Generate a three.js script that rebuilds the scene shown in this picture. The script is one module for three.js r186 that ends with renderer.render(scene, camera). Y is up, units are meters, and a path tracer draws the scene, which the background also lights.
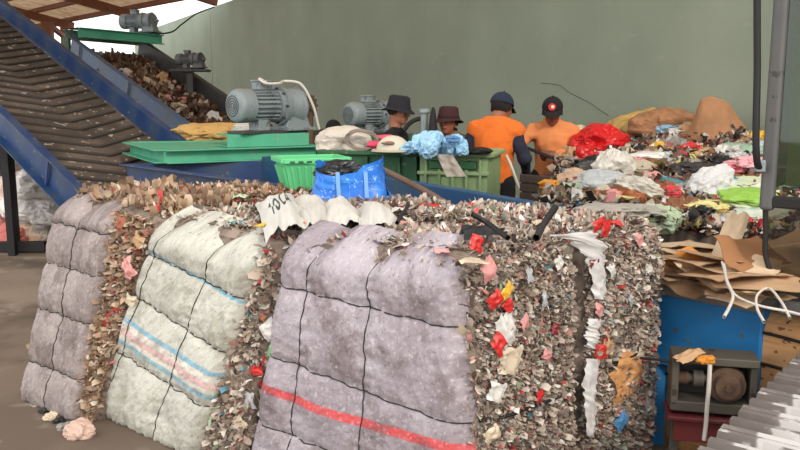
import * as THREE from 'three';
import { RoundedBoxGeometry } from 'three/addons/geometries/RoundedBoxGeometry.js';
import { mergeGeometries, mergeVertices } from 'three/addons/utils/BufferGeometryUtils.js';

// ---------------------------------------------------------------- camera, sky, light
const scene = new THREE.Scene();
const FOCAL = 800, CAM_H = 1.7, PITCH = Math.atan(125 / 800);
const camera = new THREE.PerspectiveCamera(2 * Math.atan(225 / FOCAL) * 180 / Math.PI, 800 / 450, 0.05, 200);
camera.position.set(0, CAM_H, 0); camera.rotation.x = -PITCH; scene.add(camera);
const renderer = new THREE.WebGLRenderer();
renderer.toneMapping = THREE.LinearToneMapping;
renderer.toneMappingExposure = 1.76;
renderer.shadowMap.enabled = true;
// bright overcast sky
{
  const W = 64, H = 32, d = new Float32Array(W * H * 4);
  for (let j = 0; j < H; j++) for (let i = 0; i < W; i++) {
    const e = Math.max(0, (j + .5) / H * 2 - 1), k = 1.0 + .35 * e, o = (j * W + i) * 4;
    d[o] = 1.0 * k; d[o + 1] = 1.0 * k; d[o + 2] = .99 * k; d[o + 3] = 1;
  }
  const t = new THREE.DataTexture(d, W, H, THREE.RGBAFormat, THREE.FloatType);
  t.mapping = THREE.EquirectangularReflectionMapping; t.colorSpace = THREE.LinearSRGBColorSpace; t.magFilter = THREE.LinearFilter; t.needsUpdate = true;
  scene.background = t; scene.environment = t;
  scene.backgroundIntensity = 1; 
}
// the sun, hazy, coming in through the open side behind and to the right of the camera
const sun = new THREE.DirectionalLight(0xfff0dc, .8);
sun.position.set(7, 9, 9); sun.target.position.set(1, 0.8, -4); sun.shadow.radius = 12; sun.castShadow = true;
sun.shadow.camera.left = -12; sun.shadow.camera.right = 12; sun.shadow.camera.top = 12; sun.shadow.camera.bottom = -12; sun.shadow.camera.far = 60;
sun.shadow.mapSize.set(2048, 2048);
scene.add(sun, sun.target);

// ---------------------------------------------------------------- helpers
const V = (x, y, z) => new THREE.Vector3(x, y, z);
const CP = Math.cos(PITCH), SP = Math.sin(PITCH);
function P(px, py, d) { const a = (px - 400) / FOCAL, b = (225 - py) / FOCAL, fw = CP + b * SP, u = b * CP - SP; return V(d * a / fw, CAM_H + d * u / fw, -d); }
function G(px, py, h) { const b = (225 - py) / FOCAL, fw = CP + b * SP, u = b * CP - SP; return P(px, py, (h - CAM_H) / (u / fw)); }
function onPlane(px, py, p0, n) { const r = P(px, py, 1).sub(camera.position); const t = p0.clone().sub(camera.position).dot(n) / r.dot(n); return r.multiplyScalar(t).add(camera.position); }
function rng(seed) { let a = seed >>> 0; return () => { a = (a + 0x6D2B79F5) | 0; let t = Math.imul(a ^ (a >>> 15), 1 | a); t = (t + Math.imul(t ^ (t >>> 7), 61 | t)) ^ t; return ((t ^ (t >>> 14)) >>> 0) / 4294967296; }; }
const clamp = (x, a = 0, b = 1) => Math.min(b, Math.max(a, x)), lerp = (a, b, t) => a + (b - a) * t;
const smooth = (a, b, x) => { const t = clamp((x - a) / (b - a)); return t * t * (3 - 2 * t); };
function hash3(x, y, z) { let h = Math.imul(x, 374761393) + Math.imul(y, 668265263) + Math.imul(z, 2147483647 - 1274126177); h = Math.imul(h ^ (h >>> 13), 1274126177); return ((h ^ (h >>> 16)) >>> 0) / 4294967296; }
function noise3(x, y, z) {
  const X = Math.floor(x), Y = Math.floor(y), Z = Math.floor(z), f = (t) => t * t * (3 - 2 * t), u = f(x - X), v = f(y - Y), w = f(z - Z);
  let r = 0;
  for (let k = 0; k < 8; k++) { const i = k & 1, j = (k >> 1) & 1, l = k >> 2; r += hash3(X + i, Y + j, Z + l) * (i ? u : 1 - u) * (j ? v : 1 - v) * (l ? w : 1 - w); }
  return r * 2 - 1;
}
const fbm = (x, y, z, o = 4) => { let r = 0, a = .5; for (let i = 0; i < o; i++) { r += a * noise3(x, y, z); x *= 2.03; y *= 2.03; z *= 2.03; a *= .5; } return r; };
const ridge = (x, y, z, o = 3) => { let r = 0, a = .5; for (let i = 0; i < o; i++) { r += a * (1 - 2 * Math.abs(noise3(x, y, z))); x *= 2.1; y *= 2.1; z *= 2.1; a *= .5; } return r; };
// noise that repeats every period in x and y
function tileNoise(x, y, per, seed) {
  const X = Math.floor(x), Y = Math.floor(y), f = (t) => t * t * (3 - 2 * t), u = f(x - X), v = f(y - Y), m = (t) => ((t % per) + per) % per;
  const h = (i, j) => hash3(m(X + i), m(Y + j), seed);
  return (lerp(lerp(h(0, 0), h(1, 0), u), lerp(h(0, 1), h(1, 1), u), v)) * 2 - 1;
}
const tileFbm = (u, v, per, seed, o = 5) => { let r = 0, a = .5; for (let i = 0; i < o; i++) { r += a * tileNoise(u * per, v * per, per, seed + i); per *= 2; a *= .55; } return r; };
function tex(w, h, fn, srgb = true) {
  const d = new Uint8Array(w * h * 4);
  for (let j = 0; j < h; j++) for (let i = 0; i < w; i++) { const c = fn((i + .5) / w, (j + .5) / h), o = (j * w + i) * 4; for (let k = 0; k < 3; k++) d[o + k] = clamp(Math.round(c[k]), 0, 255); d[o + 3] = 255; }
  const t = new THREE.DataTexture(d, w, h, THREE.RGBAFormat); t.wrapS = t.wrapT = THREE.RepeatWrapping; t.magFilter = THREE.LinearFilter; t.minFilter = THREE.LinearMipmapLinearFilter; t.generateMipmaps = true;
  if (srgb) t.colorSpace = THREE.SRGBColorSpace; t.needsUpdate = true; return t;
}
const mix3 = (a, b, t) => [lerp(a[0], b[0], t), lerp(a[1], b[1], t), lerp(a[2], b[2], t)];
const std = (o) => new THREE.MeshStandardMaterial({ side: THREE.DoubleSide, roughness: .8, ...o });
function painted(base, chip, amount, seed, rough = .5, dirt = [90, 80, 68]) {   // worn paint: patches of dirt, scratches and chips
  return std({ roughness: rough, map: tex(256, 256, (u, v) => {
    const n = tileFbm(u, v, 4, seed), m = tileFbm(u, v, 22, seed + 9, 4), s = tileNoise(u * 6, v * 90, 90, seed + 20);
    let c = mix3(base, [base[0] * 1.12 + 6, base[1] * 1.12 + 6, base[2] * 1.12 + 6], clamp(.5 + n));
    c = mix3(c, dirt, clamp((n + .1) * 1.1) * .45);
    if (m > .56 - amount * .4) c = mix3(c, chip, .8);
    if (s > .93 - amount * .1) c = mix3(c, chip, .4);
    return c;
  }) });
}
const steelGrey = painted([128, 138, 142], [92, 90, 88], .05, 3, .45), steelDark = painted([62, 62, 62], [96, 84, 70], .15, 5, .55);
const blueA = painted([18, 50, 96], [120, 118, 110], .05, 11, .5), blueB = painted([58, 88, 128], [122, 120, 116], .16, 12, .5), blueC = painted([24, 70, 112], [110, 100, 90], .06, 13, .5), blueBox = painted([38, 122, 186], [120, 92, 72], .1, 14, .5);
const greenFrame = painted([76, 162, 130], [150, 150, 130], .04, 15, .5, [80, 110, 90]), greenTop = painted([104, 130, 108], [140, 130, 110], .1, 16, .6), greenDark = painted([38, 84, 52], [110, 120, 90], .08, 17, .55), greenPale = painted([136, 162, 116], [150, 150, 130], .15, 18, .6);
const rusty = painted([92, 70, 54], [60, 44, 36], .25, 19, .8), black = std({ color: 0x17171a, roughness: .6 }), rubber = std({ color: 0x222020, roughness: .85 }), wire = std({ color: 0x2c2926, roughness: .7 });
const beltMat = std({ roughness: .85, map: tex(512, 512, (u, v) => { const n = tileFbm(u, v, 6, 31), m = tileFbm(u, v, 40, 36, 3); let c = mix3([66, 58, 52], [104, 92, 82], clamp(.5 + n)); if (m > .42) c = [170, 160, 150]; return c; }) });
const cleatMat = std({ color: 0x3c3733, roughness: .8 });

function boxUV(g, s = 1) {
  if (!g.attributes.normal) g.computeVertexNormals();
  const p = g.attributes.position, n = g.attributes.normal, uv = new Float32Array(p.count * 2);
  for (let i = 0; i < p.count; i++) {
    const ax = Math.abs(n.getX(i)), ay = Math.abs(n.getY(i)), az = Math.abs(n.getZ(i)), x = p.getX(i), y = p.getY(i), z = p.getZ(i);
    let a, b; if (ay >= ax && ay >= az) { a = x; b = z; } else if (ax >= az) { a = z; b = y; } else { a = x; b = y; }
    uv[2 * i] = a / s; uv[2 * i + 1] = b / s;
  }
  g.setAttribute('uv', new THREE.BufferAttribute(uv, 2)); return g;
}
const rbox = (w, h, d, r = .006, s = 1) => boxUV(new RoundedBoxGeometry(w, h, d, s, Math.min(r, w / 2.1, h / 2.1, d / 2.1)));
const box = (w, h, d, x = 0, y = 0, z = 0, r = .006) => rbox(w, h, d, r).translate(x, y, z);
const cyl = (r0, r1, h, n = 20, open = false) => new THREE.CylinderGeometry(r0, r1, h, n, 1, open);
const merge = (list) => mergeGeometries(list.map((g) => { const q = g.index ? g.toNonIndexed() : g.clone(); for (const k of Object.keys(q.attributes)) if (!['position', 'normal', 'uv'].includes(k)) q.deleteAttribute(k); return q; }));
function tube(points, r, seg = 32, rad = 6, closed = false) { return new THREE.TubeGeometry(new THREE.CatmullRomCurve3(points, closed), seg, r, rad, closed); }
// a box beam from a to b: w across, h along up
function beam(a, b, w, h, up = V(0, 1, 0), r = .005) {
  const x = b.clone().sub(a), L = x.length(); x.normalize(); const z = x.clone().cross(up).normalize(), y = z.clone().cross(x);
  return rbox(L, h, w, r).applyMatrix4(new THREE.Matrix4().makeBasis(x, y, z).setPosition(a.clone().add(b).multiplyScalar(.5)));
}
// channel (C section) from a to b, web facing side, flanges h apart
function channel(a, b, w, h, t, up, side) {
  const o = (u, s) => [a.clone().addScaledVector(up, u).addScaledVector(side, s), b.clone().addScaledVector(up, u).addScaledVector(side, s)];
  return merge([beam(...o(0, 0), t, h, up), beam(...o(h / 2 - t / 2, w / 2), w, t, up), beam(...o(-h / 2 + t / 2, w / 2), w, t, up)]);
}
const used = new Map();
function numbered(name) { const n = used.get(name) ?? 0; used.set(name, n + 1); return n ? `${name}_${String(n).padStart(3, '0')}` : name; }
function shade(o) { o.castShadow = o.receiveShadow = true; return o; }
function part(name, g, m, parent, label) { const o = shade(new THREE.Mesh(g, m)); o.name = name; parent.add(o); if (label) o.userData.label = label; return o; }
function thing(name, label, category, group) { const o = new THREE.Group(); o.name = numbered(name); o.userData = { label, category }; if (group) o.userData.group = group; scene.add(o); return o; }
// put the group's origin at the bottom centre of what its children hold
function settle(o) { o.updateMatrixWorld(true); const b = new THREE.Box3().setFromObject(o), c = V((b.min.x + b.max.x) / 2, b.min.y, (b.min.z + b.max.z) / 2); for (const k of o.children) k.position.sub(c); o.position.add(c); return o; }
function solo(name, g, m, label, category, group) {
  g.computeBoundingBox(); const b = g.boundingBox, c = V((b.min.x + b.max.x) / 2, b.min.y, (b.min.z + b.max.z) / 2); g.translate(-c.x, -c.y, -c.z);
  const o = shade(new THREE.Mesh(g, m)); o.name = numbered(name); o.position.copy(c); o.userData = { label, category }; if (group) o.userData.group = group; scene.add(o); return o;
}
function structure(name, g, m, parent) { const o = shade(new THREE.Mesh(g, m)); o.name = name; if (!parent) o.userData.kind = 'structure'; (parent ?? scene).add(o); return o; }
function grid(nu, nv, fn) {   // fn(u, v) -> Vector3 ; uv = (u, v)
  const p = new Float32Array((nu + 1) * (nv + 1) * 3), uv = new Float32Array((nu + 1) * (nv + 1) * 2), idx = [];
  for (let j = 0; j <= nv; j++) for (let i = 0; i <= nu; i++) { const q = fn(i / nu, j / nv), o = j * (nu + 1) + i; p.set([q.x, q.y, q.z], o * 3); uv.set([i / nu, j / nv], o * 2); }
  for (let j = 0; j < nv; j++) for (let i = 0; i < nu; i++) { const a = j * (nu + 1) + i, b = a + 1, c = a + nu + 1, d = c + 1; idx.push(a, b, d, a, d, c); }
  const g = new THREE.BufferGeometry(); g.setAttribute('position', new THREE.BufferAttribute(p, 3)); g.setAttribute('uv', new THREE.BufferAttribute(uv, 2)); g.setIndex(idx); g.computeVertexNormals(); return g;
}
// curled scraps of film, each a small bent strip, collected into one coloured geometry
class Flakes {
  constructor() { this.p = []; this.c = []; this.n = []; this.i = []; }
  add(at, normal, len, wid, curl, col, r, lift = .5) {
    let t = V(r() - .5, r() - .5, r() - .5).cross(normal).normalize();
    const dir = t.clone().multiplyScalar(1 - lift).addScaledVector(normal, lift).normalize(), side = dir.clone().cross(normal).normalize(), up = side.clone().cross(dir).normalize();
    const tw = (r() - .5) * 1.6, base = this.p.length / 3, S = 3;
    for (let k = 0; k <= S; k++) {
      const s = k / S, a = curl * s, w = wid * (.55 + .45 * Math.sin(Math.PI * (.15 + .7 * s))) * (.8 + .4 * r()) / 2, ct = Math.cos(tw * s), st = Math.sin(tw * s);
      const c = at.clone().addScaledVector(dir, len * (Math.abs(curl) < .05 ? s : Math.sin(a) / curl)).addScaledVector(up, len * (Math.abs(curl) < .05 ? 0 : (1 - Math.cos(a)) / curl));
      for (const e of [-1, 1]) { const q = c.clone().addScaledVector(side, e * w * ct).addScaledVector(up, e * w * st); this.p.push(q.x, q.y, q.z); this.c.push(col[0], col[1], col[2]); }
    }
    for (let k = 0; k < S; k++) { const a = base + 2 * k; this.i.push(a, a + 1, a + 3, a, a + 3, a + 2); }
    return this;
  }
  geometry() {
    const g = new THREE.BufferGeometry(); g.setAttribute('position', new THREE.Float32BufferAttribute(this.p, 3)); g.setAttribute('color', new THREE.Float32BufferAttribute(this.c, 3)); g.setIndex(this.i); g.computeVertexNormals(); return g;
  }
}
const flakeMat = std({ vertexColors: true, roughness: .55 });
const L3 = (r, g, b) => { const c = new THREE.Color().setRGB(r / 255, g / 255, b / 255, THREE.SRGBColorSpace); return [c.r, c.g, c.b]; };
const pick = (r, table) => { let s = 0; for (const e of table) s += e[0]; let x = r() * s; for (const e of table) { x -= e[0]; if (x <= 0) { const k = .82 + .36 * r(); return e[1].map((q) => Math.min(1, q * k)); } } return table[0][1]; };
const FILM_MIX = [[11, L3(176, 160, 144)], [9, L3(152, 137, 123)], [7, L3(198, 186, 172)], [5, L3(124, 108, 97)], [3, L3(218, 212, 205)], [2, L3(188, 134, 124)], [.8, L3(188, 62, 60)], [.4, L3(96, 146, 164)], [1.6, L3(92, 81, 74)], [.3, L3(150, 170, 140)]];
const WARM_MIX = [[10, L3(172, 144, 118)], [9, L3(148, 122, 100)], [5, L3(194, 174, 150)], [4, L3(118, 94, 78)], [2, L3(212, 202, 188)], [1.2, L3(176, 104, 94)], [.5, L3(186, 62, 60)]];

// crumpled shapes shared by the loose waste
function crumpled(seed, flat = .6, sharp = .35, detail = 9) {
  let g = new THREE.IcosahedronGeometry(1, detail); g.deleteAttribute('normal'); g.deleteAttribute('uv'); g = mergeVertices(g, 1e-4);
  const p = g.attributes.position, v = V();
  for (let i = 0; i < p.count; i++) { v.fromBufferAttribute(p, i); const k = 1 + sharp * (ridge(v.x * 1.7 + seed * 7.1, v.y * 1.7, v.z * 1.7 + seed, 5) - .2) + .3 * noise3(v.x * 1.2 + seed * 3, v.y * 1.2, v.z * 1.2); p.setXYZ(i, v.x * k, v.y * k * flat, v.z * k); }
  g = g.toNonIndexed(); g.computeVertexNormals(); return boxUV(g, 1);
}
function sheet(seed, amp = .18) {   // a crumpled sheet with a little thickness at its rolled edges, about one unit across
  const h = (u, v) => amp * ridge(u * 2.3 + seed * 5, v * 2.3, seed, 4) + .12 * noise3(u * 1.5, v * 1.5, seed * 9);
  const top = grid(14, 14, (u, v) => { const e = 1 + .16 * noise3(Math.atan2(v - .5, u - .5) * 1.6, seed, 3); return V((u - .5) * e, h(u, v) - .25 * ((u - .5) ** 2 + (v - .5) ** 2), (v - .5) * e); });
  return boxUV(top, 1);
}
const BLOBS = [1, 2, 3, 4, 5, 6].map((s) => crumpled(s, .55 + .06 * s, .8, 6)), SHEETS = [1, 2, 3, 4, 5].map((s) => sheet(s));

// signed distance fields for bodies, meshed with surface nets
function sdfMesh(f, lo, hi, cell, color) {
  const nx = Math.ceil((hi.x - lo.x) / cell) + 1, ny = Math.ceil((hi.y - lo.y) / cell) + 1, nz = Math.ceil((hi.z - lo.z) / cell) + 1, val = new Float32Array(nx * ny * nz), at = (i, j, k) => (k * ny + j) * nx + i;
  for (let k = 0; k < nz; k++) for (let j = 0; j < ny; j++) for (let i = 0; i < nx; i++) val[at(i, j, k)] = f(lo.x + i * cell, lo.y + j * cell, lo.z + k * cell);
  const id = new Int32Array(nx * ny * nz).fill(-1), pos = [], idx = [];
  for (let k = 0; k < nz - 1; k++) for (let j = 0; j < ny - 1; j++) for (let i = 0; i < nx - 1; i++) {
    let m = 0, sx = 0, sy = 0, sz = 0, n = 0;
    for (let c = 0; c < 8; c++) if (val[at(i + (c & 1), j + ((c >> 1) & 1), k + (c >> 2))] < 0) m |= 1 << c;
    if (m === 0 || m === 255) continue;
    for (let c = 0; c < 8; c++) for (const b of [1, 2, 4]) if (!(c & b)) {
      const d = c | b; if (((m >> c) & 1) === ((m >> d) & 1)) continue;
      const v0 = val[at(i + (c & 1), j + ((c >> 1) & 1), k + (c >> 2))], v1 = val[at(i + (d & 1), j + ((d >> 1) & 1), k + (d >> 2))], t = v0 / (v0 - v1);
      sx += (c & 1) + (b === 1 ? t : 0); sy += ((c >> 1) & 1) + (b === 2 ? t : 0); sz += (c >> 2) + (b === 4 ? t : 0); n++;
    }
    id[at(i, j, k)] = pos.length / 3; pos.push(lo.x + (i + sx / n) * cell, lo.y + (j + sy / n) * cell, lo.z + (k + sz / n) * cell);
  }
  const quad = (a, b, c, d, flip) => { if (a < 0 || b < 0 || c < 0 || d < 0) return; if (flip) idx.push(a, c, b, a, d, c); else idx.push(a, b, c, a, c, d); };
  for (let k = 1; k < nz - 1; k++) for (let j = 1; j < ny - 1; j++) for (let i = 1; i < nx - 1; i++) {
    const v = val[at(i, j, k)] < 0;
    if (v !== val[at(i + 1, j, k)] < 0) quad(id[at(i, j - 1, k - 1)], id[at(i, j, k - 1)], id[at(i, j, k)], id[at(i, j - 1, k)], !v);
    if (v !== val[at(i, j + 1, k)] < 0) quad(id[at(i - 1, j, k - 1)], id[at(i - 1, j, k)], id[at(i, j, k)], id[at(i, j, k - 1)], !v);
    if (v !== val[at(i, j, k + 1)] < 0) quad(id[at(i - 1, j - 1, k)], id[at(i, j - 1, k)], id[at(i, j, k)], id[at(i - 1, j, k)], !v);
  }
  const g = new THREE.BufferGeometry(); g.setAttribute('position', new THREE.Float32BufferAttribute(pos, 3));
  if (color) { const c = []; for (let i = 0; i < pos.length; i += 3) c.push(...color(pos[i], pos[i + 1], pos[i + 2])); g.setAttribute('color', new THREE.Float32BufferAttribute(c, 3)); }
  g.setIndex(idx); g.computeVertexNormals(); return g;
}
const smin = (a, b, k) => { const h = Math.max(k - Math.abs(a - b), 0) / k; return Math.min(a, b) - h * h * k * .25; };
// cones: [a, b, ra, rb, depthSquash, blend, cutEnd]
function field(cones) {
  const c = cones.map(([a, b, ra, rb, sq = 1, k = .03, cut = 0]) => ({ a, d: b.clone().sub(a), ra, rb, sq, k, cut, l2: Math.max(1e-9, a.distanceToSquared(b)) }));
  return (x, y, z) => {
    let r = 10;
    for (const q of c) {
      const px = x - q.a.x, py = y - q.a.y, pz = z - q.a.z; let t = (px * q.d.x + py * q.d.y + pz * q.d.z) / q.l2; const tu = t; t = t < 0 ? 0 : t > 1 ? 1 : t;
      const dx = px - q.d.x * t, dy = py - q.d.y * t, dz = (pz - q.d.z * t) / q.sq; let d = Math.sqrt(dx * dx + dy * dy + dz * dz) - lerp(q.ra, q.rb, t);
      if (q.cut) d = Math.max(d, (tu - 1) * Math.sqrt(q.l2));
      r = smin(r, d, q.k);
    }
    return r;
  };
}

// ---------------------------------------------------------------- the shed
const AX = V(-Math.sin(.506), 0, -Math.cos(.506)), BX = V(-AX.z, 0, AX.x);          // along the back wall (away to the left) and across it
const YUP = V(0, 1, 0);
{
  const fl = tex(1024, 1024, (u, v) => {
    const n = tileFbm(u, v, 3, 41, 6), m = tileFbm(u, v, 24, 51, 4), s = tileFbm(u, v, 7, 61, 5);
    let c = mix3([98, 84, 71], [136, 120, 104], clamp(.5 + n * 1.1)); c = mix3(c, [72, 60, 50], clamp((s - .05) * 2.2) * .7); c = mix3(c, [160, 150, 140], clamp((m - .3) * 4) * .5); return c;
  });
  fl.repeat.set(1 / 5, 1 / 5);
  structure('floor', boxUV(new THREE.BoxGeometry(60, .3, 60), 1).translate(0, -.15, -14), std({ map: fl, roughness: .85 }));
  const wt = tex(1024, 512, (u, v) => {
    const n = tileFbm(u, v, 4, 71, 6), m = tileFbm(u, v, 30, 81, 3), s = tileNoise(u * 60, v * 3, 60, 91);
    let c = mix3([148, 159, 142], [162, 173, 155], clamp(.5 + n)); c = mix3(c, [168, 162, 146], clamp((s - .55) * 1.2) * .3); if (m > .58) c = mix3(c, [170, 172, 162], .4); return c;
  });
  wt.repeat.set(1 / 4, 1 / 4);
  const wm = std({ map: wt, roughness: .9 });
  // two bays of rendered wall with a narrow vertical joint between them
  const w0 = P(551, 150, 10.2); w0.y = 0;
  const joint = onPlane(211, 40, w0, BX).sub(w0).dot(AX);
  const wallH = 4.28, M = (u0, u1, h, t, off) => boxUV(new THREE.BoxGeometry(u1 - u0, h, t), 1).translate((u0 + u1) / 2, h / 2, 0).applyMatrix4(new THREE.Matrix4().makeBasis(AX, YUP, BX).setPosition(w0.clone().addScaledVector(BX, off)));
  const wall = structure('wall_back', M(-14, 26, wallH - .02, .16, .14), wm);
  structure('wall_panel', M(-14, joint - .02, wallH, .06, .03), wm, wall); structure('wall_panel', M(joint + .02, 26, wallH, .06, .03), wm, wall);
  // the crack in the render
  const cr = [[541, 83], [552, 84], [561, 86], [567, 91], [578, 97], [590, 103], [600, 110], [609, 116]].map(([x, y]) => onPlane(x, y, w0, BX).addScaledVector(BX, -.001));
  structure('crack', tube(cr, .005, 40, 4), std({ color: 0x5b6055 }), wall);
  // roof: sheet on purlins, its eave above the wall, rising towards the camera's side
  const e1 = P(62, 26, 30), e2 = P(175, 4, 23.5); e2.y = e1.y = 4.47;
  const ed = e2.clone().sub(e1).normalize(), slope = V(-ed.z, 0, ed.x); if (slope.dot(V(-1, 0, 1)) < 0) slope.negate();
  const sl = slope.clone().multiplyScalar(Math.cos(.2)).add(V(0, Math.sin(.2), 0)), nn = ed.clone().cross(sl).normalize(); if (nn.y < 0) nn.negate();
  const R0 = e1.clone().addScaledVector(ed, -16), len = 44, wid = 11;
  const rt = tex(256, 256, (u, v) => { const n = tileFbm(u, v, 5, 101), m = tileFbm(u, v, 12, 105, 4); return mix3(mix3([176, 146, 112], [206, 182, 150], clamp(.5 + n)), [128, 84, 56], clamp(m * 2) * .6); }); rt.repeat.set(.4, .4);
  const NR = Math.round(len / .19) * 2;
  const sheetG = grid(NR, 1, (u, v) => R0.clone().addScaledVector(ed, u * len).addScaledVector(sl, v * wid).addScaledVector(nn, .08 + (Math.round(u * NR) % 2 ? .03 : 0)));
  const roof = structure('ceiling', boxUV(sheetG, 1), new THREE.MeshPhysicalMaterial({ map: rt, roughness: .95, transmission: .4, thickness: 0, side: THREE.DoubleSide }));
  const woodBrown = painted([112, 66, 44], [70, 44, 32], .1, 107, .8);
  for (let k = 0; k < 14; k++) { const o = R0.clone().addScaledVector(sl, .15 + k * 1.15); structure('purlin', beam(o, o.clone().addScaledVector(ed, len), .09, .15, nn), woodBrown, roof); }
  for (let k = 0; k < 9; k++) { const o = R0.clone().addScaledVector(ed, 2.2 + k * 5).addScaledVector(nn, -.2); structure('rafter', beam(o, o.clone().addScaledVector(sl, wid), .16, .26, nn), woodBrown, roof); }
  // struts and a brace under the roof at the far end
  const post = (x, y, d, w) => { const a = P(x, y, d), b = a.clone(); b.y = 0; structure('roof_post', beam(b, a, w, w, V(1, 0, 0)), woodBrown, roof); };
  post(47, 22, 27, .3); post(64, 25, 30, .22);
  structure('brace', beam(P(48, 24, 27), P(66, 38, 29), .14, .14), woodBrown, roof); structure('brace', beam(P(55, 26, 29), P(47, 40, 27), .1, .1), woodBrown, roof);
}

// ---------------------------------------------------------------- bales
const ROW0 = G(485, 250, 1.19), ROW1 = G(60, 192, 1.19), RDIR = ROW0.clone().sub(ROW1).normalize();      // RDIR runs left to right along the bale fronts
const RN = V(-RDIR.z, 0, RDIR.x); if (RN.dot(V(0, 0, 1)) < 0) RN.negate();                                   // out of the wrapped fronts
const BKV = G(668, 215, 1.19).sub(ROW0), BK = BKV.clone().normalize(), RR = V(-BK.z, 0, BK.x); if (RR.x < 0) RR.negate();   // back along the bale ends, and out of their right ends
const toPx = (p) => { const q = p.clone().sub(camera.position), zc = -q.z * CP - q.y * SP, yc = q.y * CP - q.z * SP; return [400 + FOCAL * q.x / zc, 225 - FOCAL * yc / zc]; };
const onRow = (x, y) => onPlane(x, y, ROW0, RN);
const toGround = (a, b, y = 0) => a.clone().lerp(b, (a.y - y) / (a.y - b.y));
function quadOf(tl, tr, br, bl, foot = 0, ground = true) { const A = onRow(...tl), B = onRow(...tr), C = onRow(...br), D = onRow(...bl); C.addScaledVector(RN, foot); D.addScaledVector(RN, foot); return ground ? [toGround(A, D, .0), toGround(B, C, .0), B, A] : [D, C, B, A]; }   // bl br tr tl
const bil = (q, u, v) => q[0].clone().multiplyScalar((1 - u) * (1 - v)).addScaledVector(q[1], u * (1 - v)).addScaledVector(q[2], u * v).addScaledVector(q[3], (1 - u) * v);
const coreMat = std({ roughness: .95, map: tex(256, 256, (u, v) => { const n = tileFbm(u, v, 8, 131), m = tileFbm(u, v, 32, 137, 3); return mix3(mix3([112, 98, 88], [150, 134, 120], clamp(.5 + n)), [84, 72, 66], clamp(m * 3)); }) });
class Bale {
  constructor(label, front, depth, start, seed, group) {
    this.o = thing('plastic_bale', label, 'bale', group); this.r = rng(seed); this.seed = seed; this.depth = depth;
    this.back = BK; this.f = front.map((p) => p.clone().addScaledVector(this.back, start));
    const n = 16, faces = [];
    const cubeP = (x, y, z) => this.at(x, y, z);
    const f = (fn) => boxUV(grid(n, n, fn), 1);
    faces.push(f((u, v) => cubeP(u, v, 0)), f((u, v) => cubeP(u, v, 1)), f((u, v) => cubeP(0, v, u)), f((u, v) => cubeP(1, v, u)), f((u, v) => cubeP(u, 1, v)), f((u, v) => cubeP(u, 0, v)));
    this.core = part('compressed_core', merge(faces), coreMat, this.o);
    this.fl = new Flakes();
  }
  raw(u, v, w) { const q = bil(this.f, u, v).addScaledVector(this.back, w * this.depth); return q; }
  at(u, v, w) {   // rounded box in the bale's own sheared frame, lumpy
    let x = u * 2 - 1, y = v * 2 - 1, z = w * 2 - 1; const s = 1 / Math.pow(Math.abs(x) ** 9 + Math.abs(y) ** 9 + Math.abs(z) ** 9, 1 / 9);
    x *= s; y = y < 0 ? Math.max(-1, y) : y * s; z *= s;
    const q = this.raw(x / 2 + .5, y / 2 + .5, z / 2 + .5), k = .022 * fbm(q.x * 5 + this.seed, q.y * 5, q.z * 5, 3) * (v > .03 ? 1 : 0);
    return q.addScaledVector(V(x, y, z).applyMatrix4(new THREE.Matrix4().makeBasis(RDIR, YUP, this.back)).normalize(), k);
  }
  cover(face, count, mixTable, size, lift, where) {
    const r = this.r, nrm = { top: V(0, 1, 0), right: RR, front: RN, left: RR.clone().negate() }[face];
    for (let k = 0; k < count; k++) {
      const a = r(), b = r(); if (where && !where(a, b)) continue; if (face === 'top') { const [X, Y] = toPx(this.at(a, 1, b)); if (Y < 226 && X > 256 && X < 398 && Y > 196 + (X - 256) * .06 && Y < 226 - Math.max(0, 300 - X) * -.02 - (X > 300 ? 8 : 0) && r() < .62) continue; }
      const q = face === 'top' ? this.at(a, 1, b) : face === 'right' ? this.at(1, a, b) : face === 'front' ? this.at(b, a, 0) : this.at(0, a, b);
      const len = size * (.5 + r() * r() * 1.6);
      this.fl.add(q.addScaledVector(nrm, -.006 + .012 * r()), nrm, len, len * (.2 + .45 * r()), (r() - .35) * (face === 'top' ? 2.4 : 4.2), pick(r, mixTable), r, lift * (.3 + r()));
    }
  }
  scrap(px, py, face, s, mat, k = 0, name = 'plastic_scrap') {   // a larger piece of film lying in the bale's surface
    const r = this.r, n = { top: V(0, 1, 0), right: RR, front: RN }[face], p0 = face === 'top' ? this.raw(.5, 1, .5) : face === 'right' ? this.raw(1, .5, .5) : this.raw(.5, .5, 0);
    const q = onPlane(px, py, p0.clone().addScaledVector(n, face === 'right' ? .028 : .012), n), o = part(name, SHEETS[(k + Math.floor(r() * 5)) % 5], mat, this.o);
    const up = n, a = V(r() - .5, r() - .5, r() - .5).cross(up).normalize(), b = up.clone().cross(a);
    o.matrixAutoUpdate = true; o.quaternion.setFromRotationMatrix(new THREE.Matrix4().makeBasis(a, up, b.negate())); o.scale.set(s * (.7 + .6 * r()), s * .9, s * (.6 + .5 * r())); o.position.copy(q); return o;
  }
  finish() { const m = part('shredded_film', this.fl.geometry(), flakeMat, this.o); m.userData.kind = 'stuff'; settle(this.o); return this.o; }
}
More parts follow.
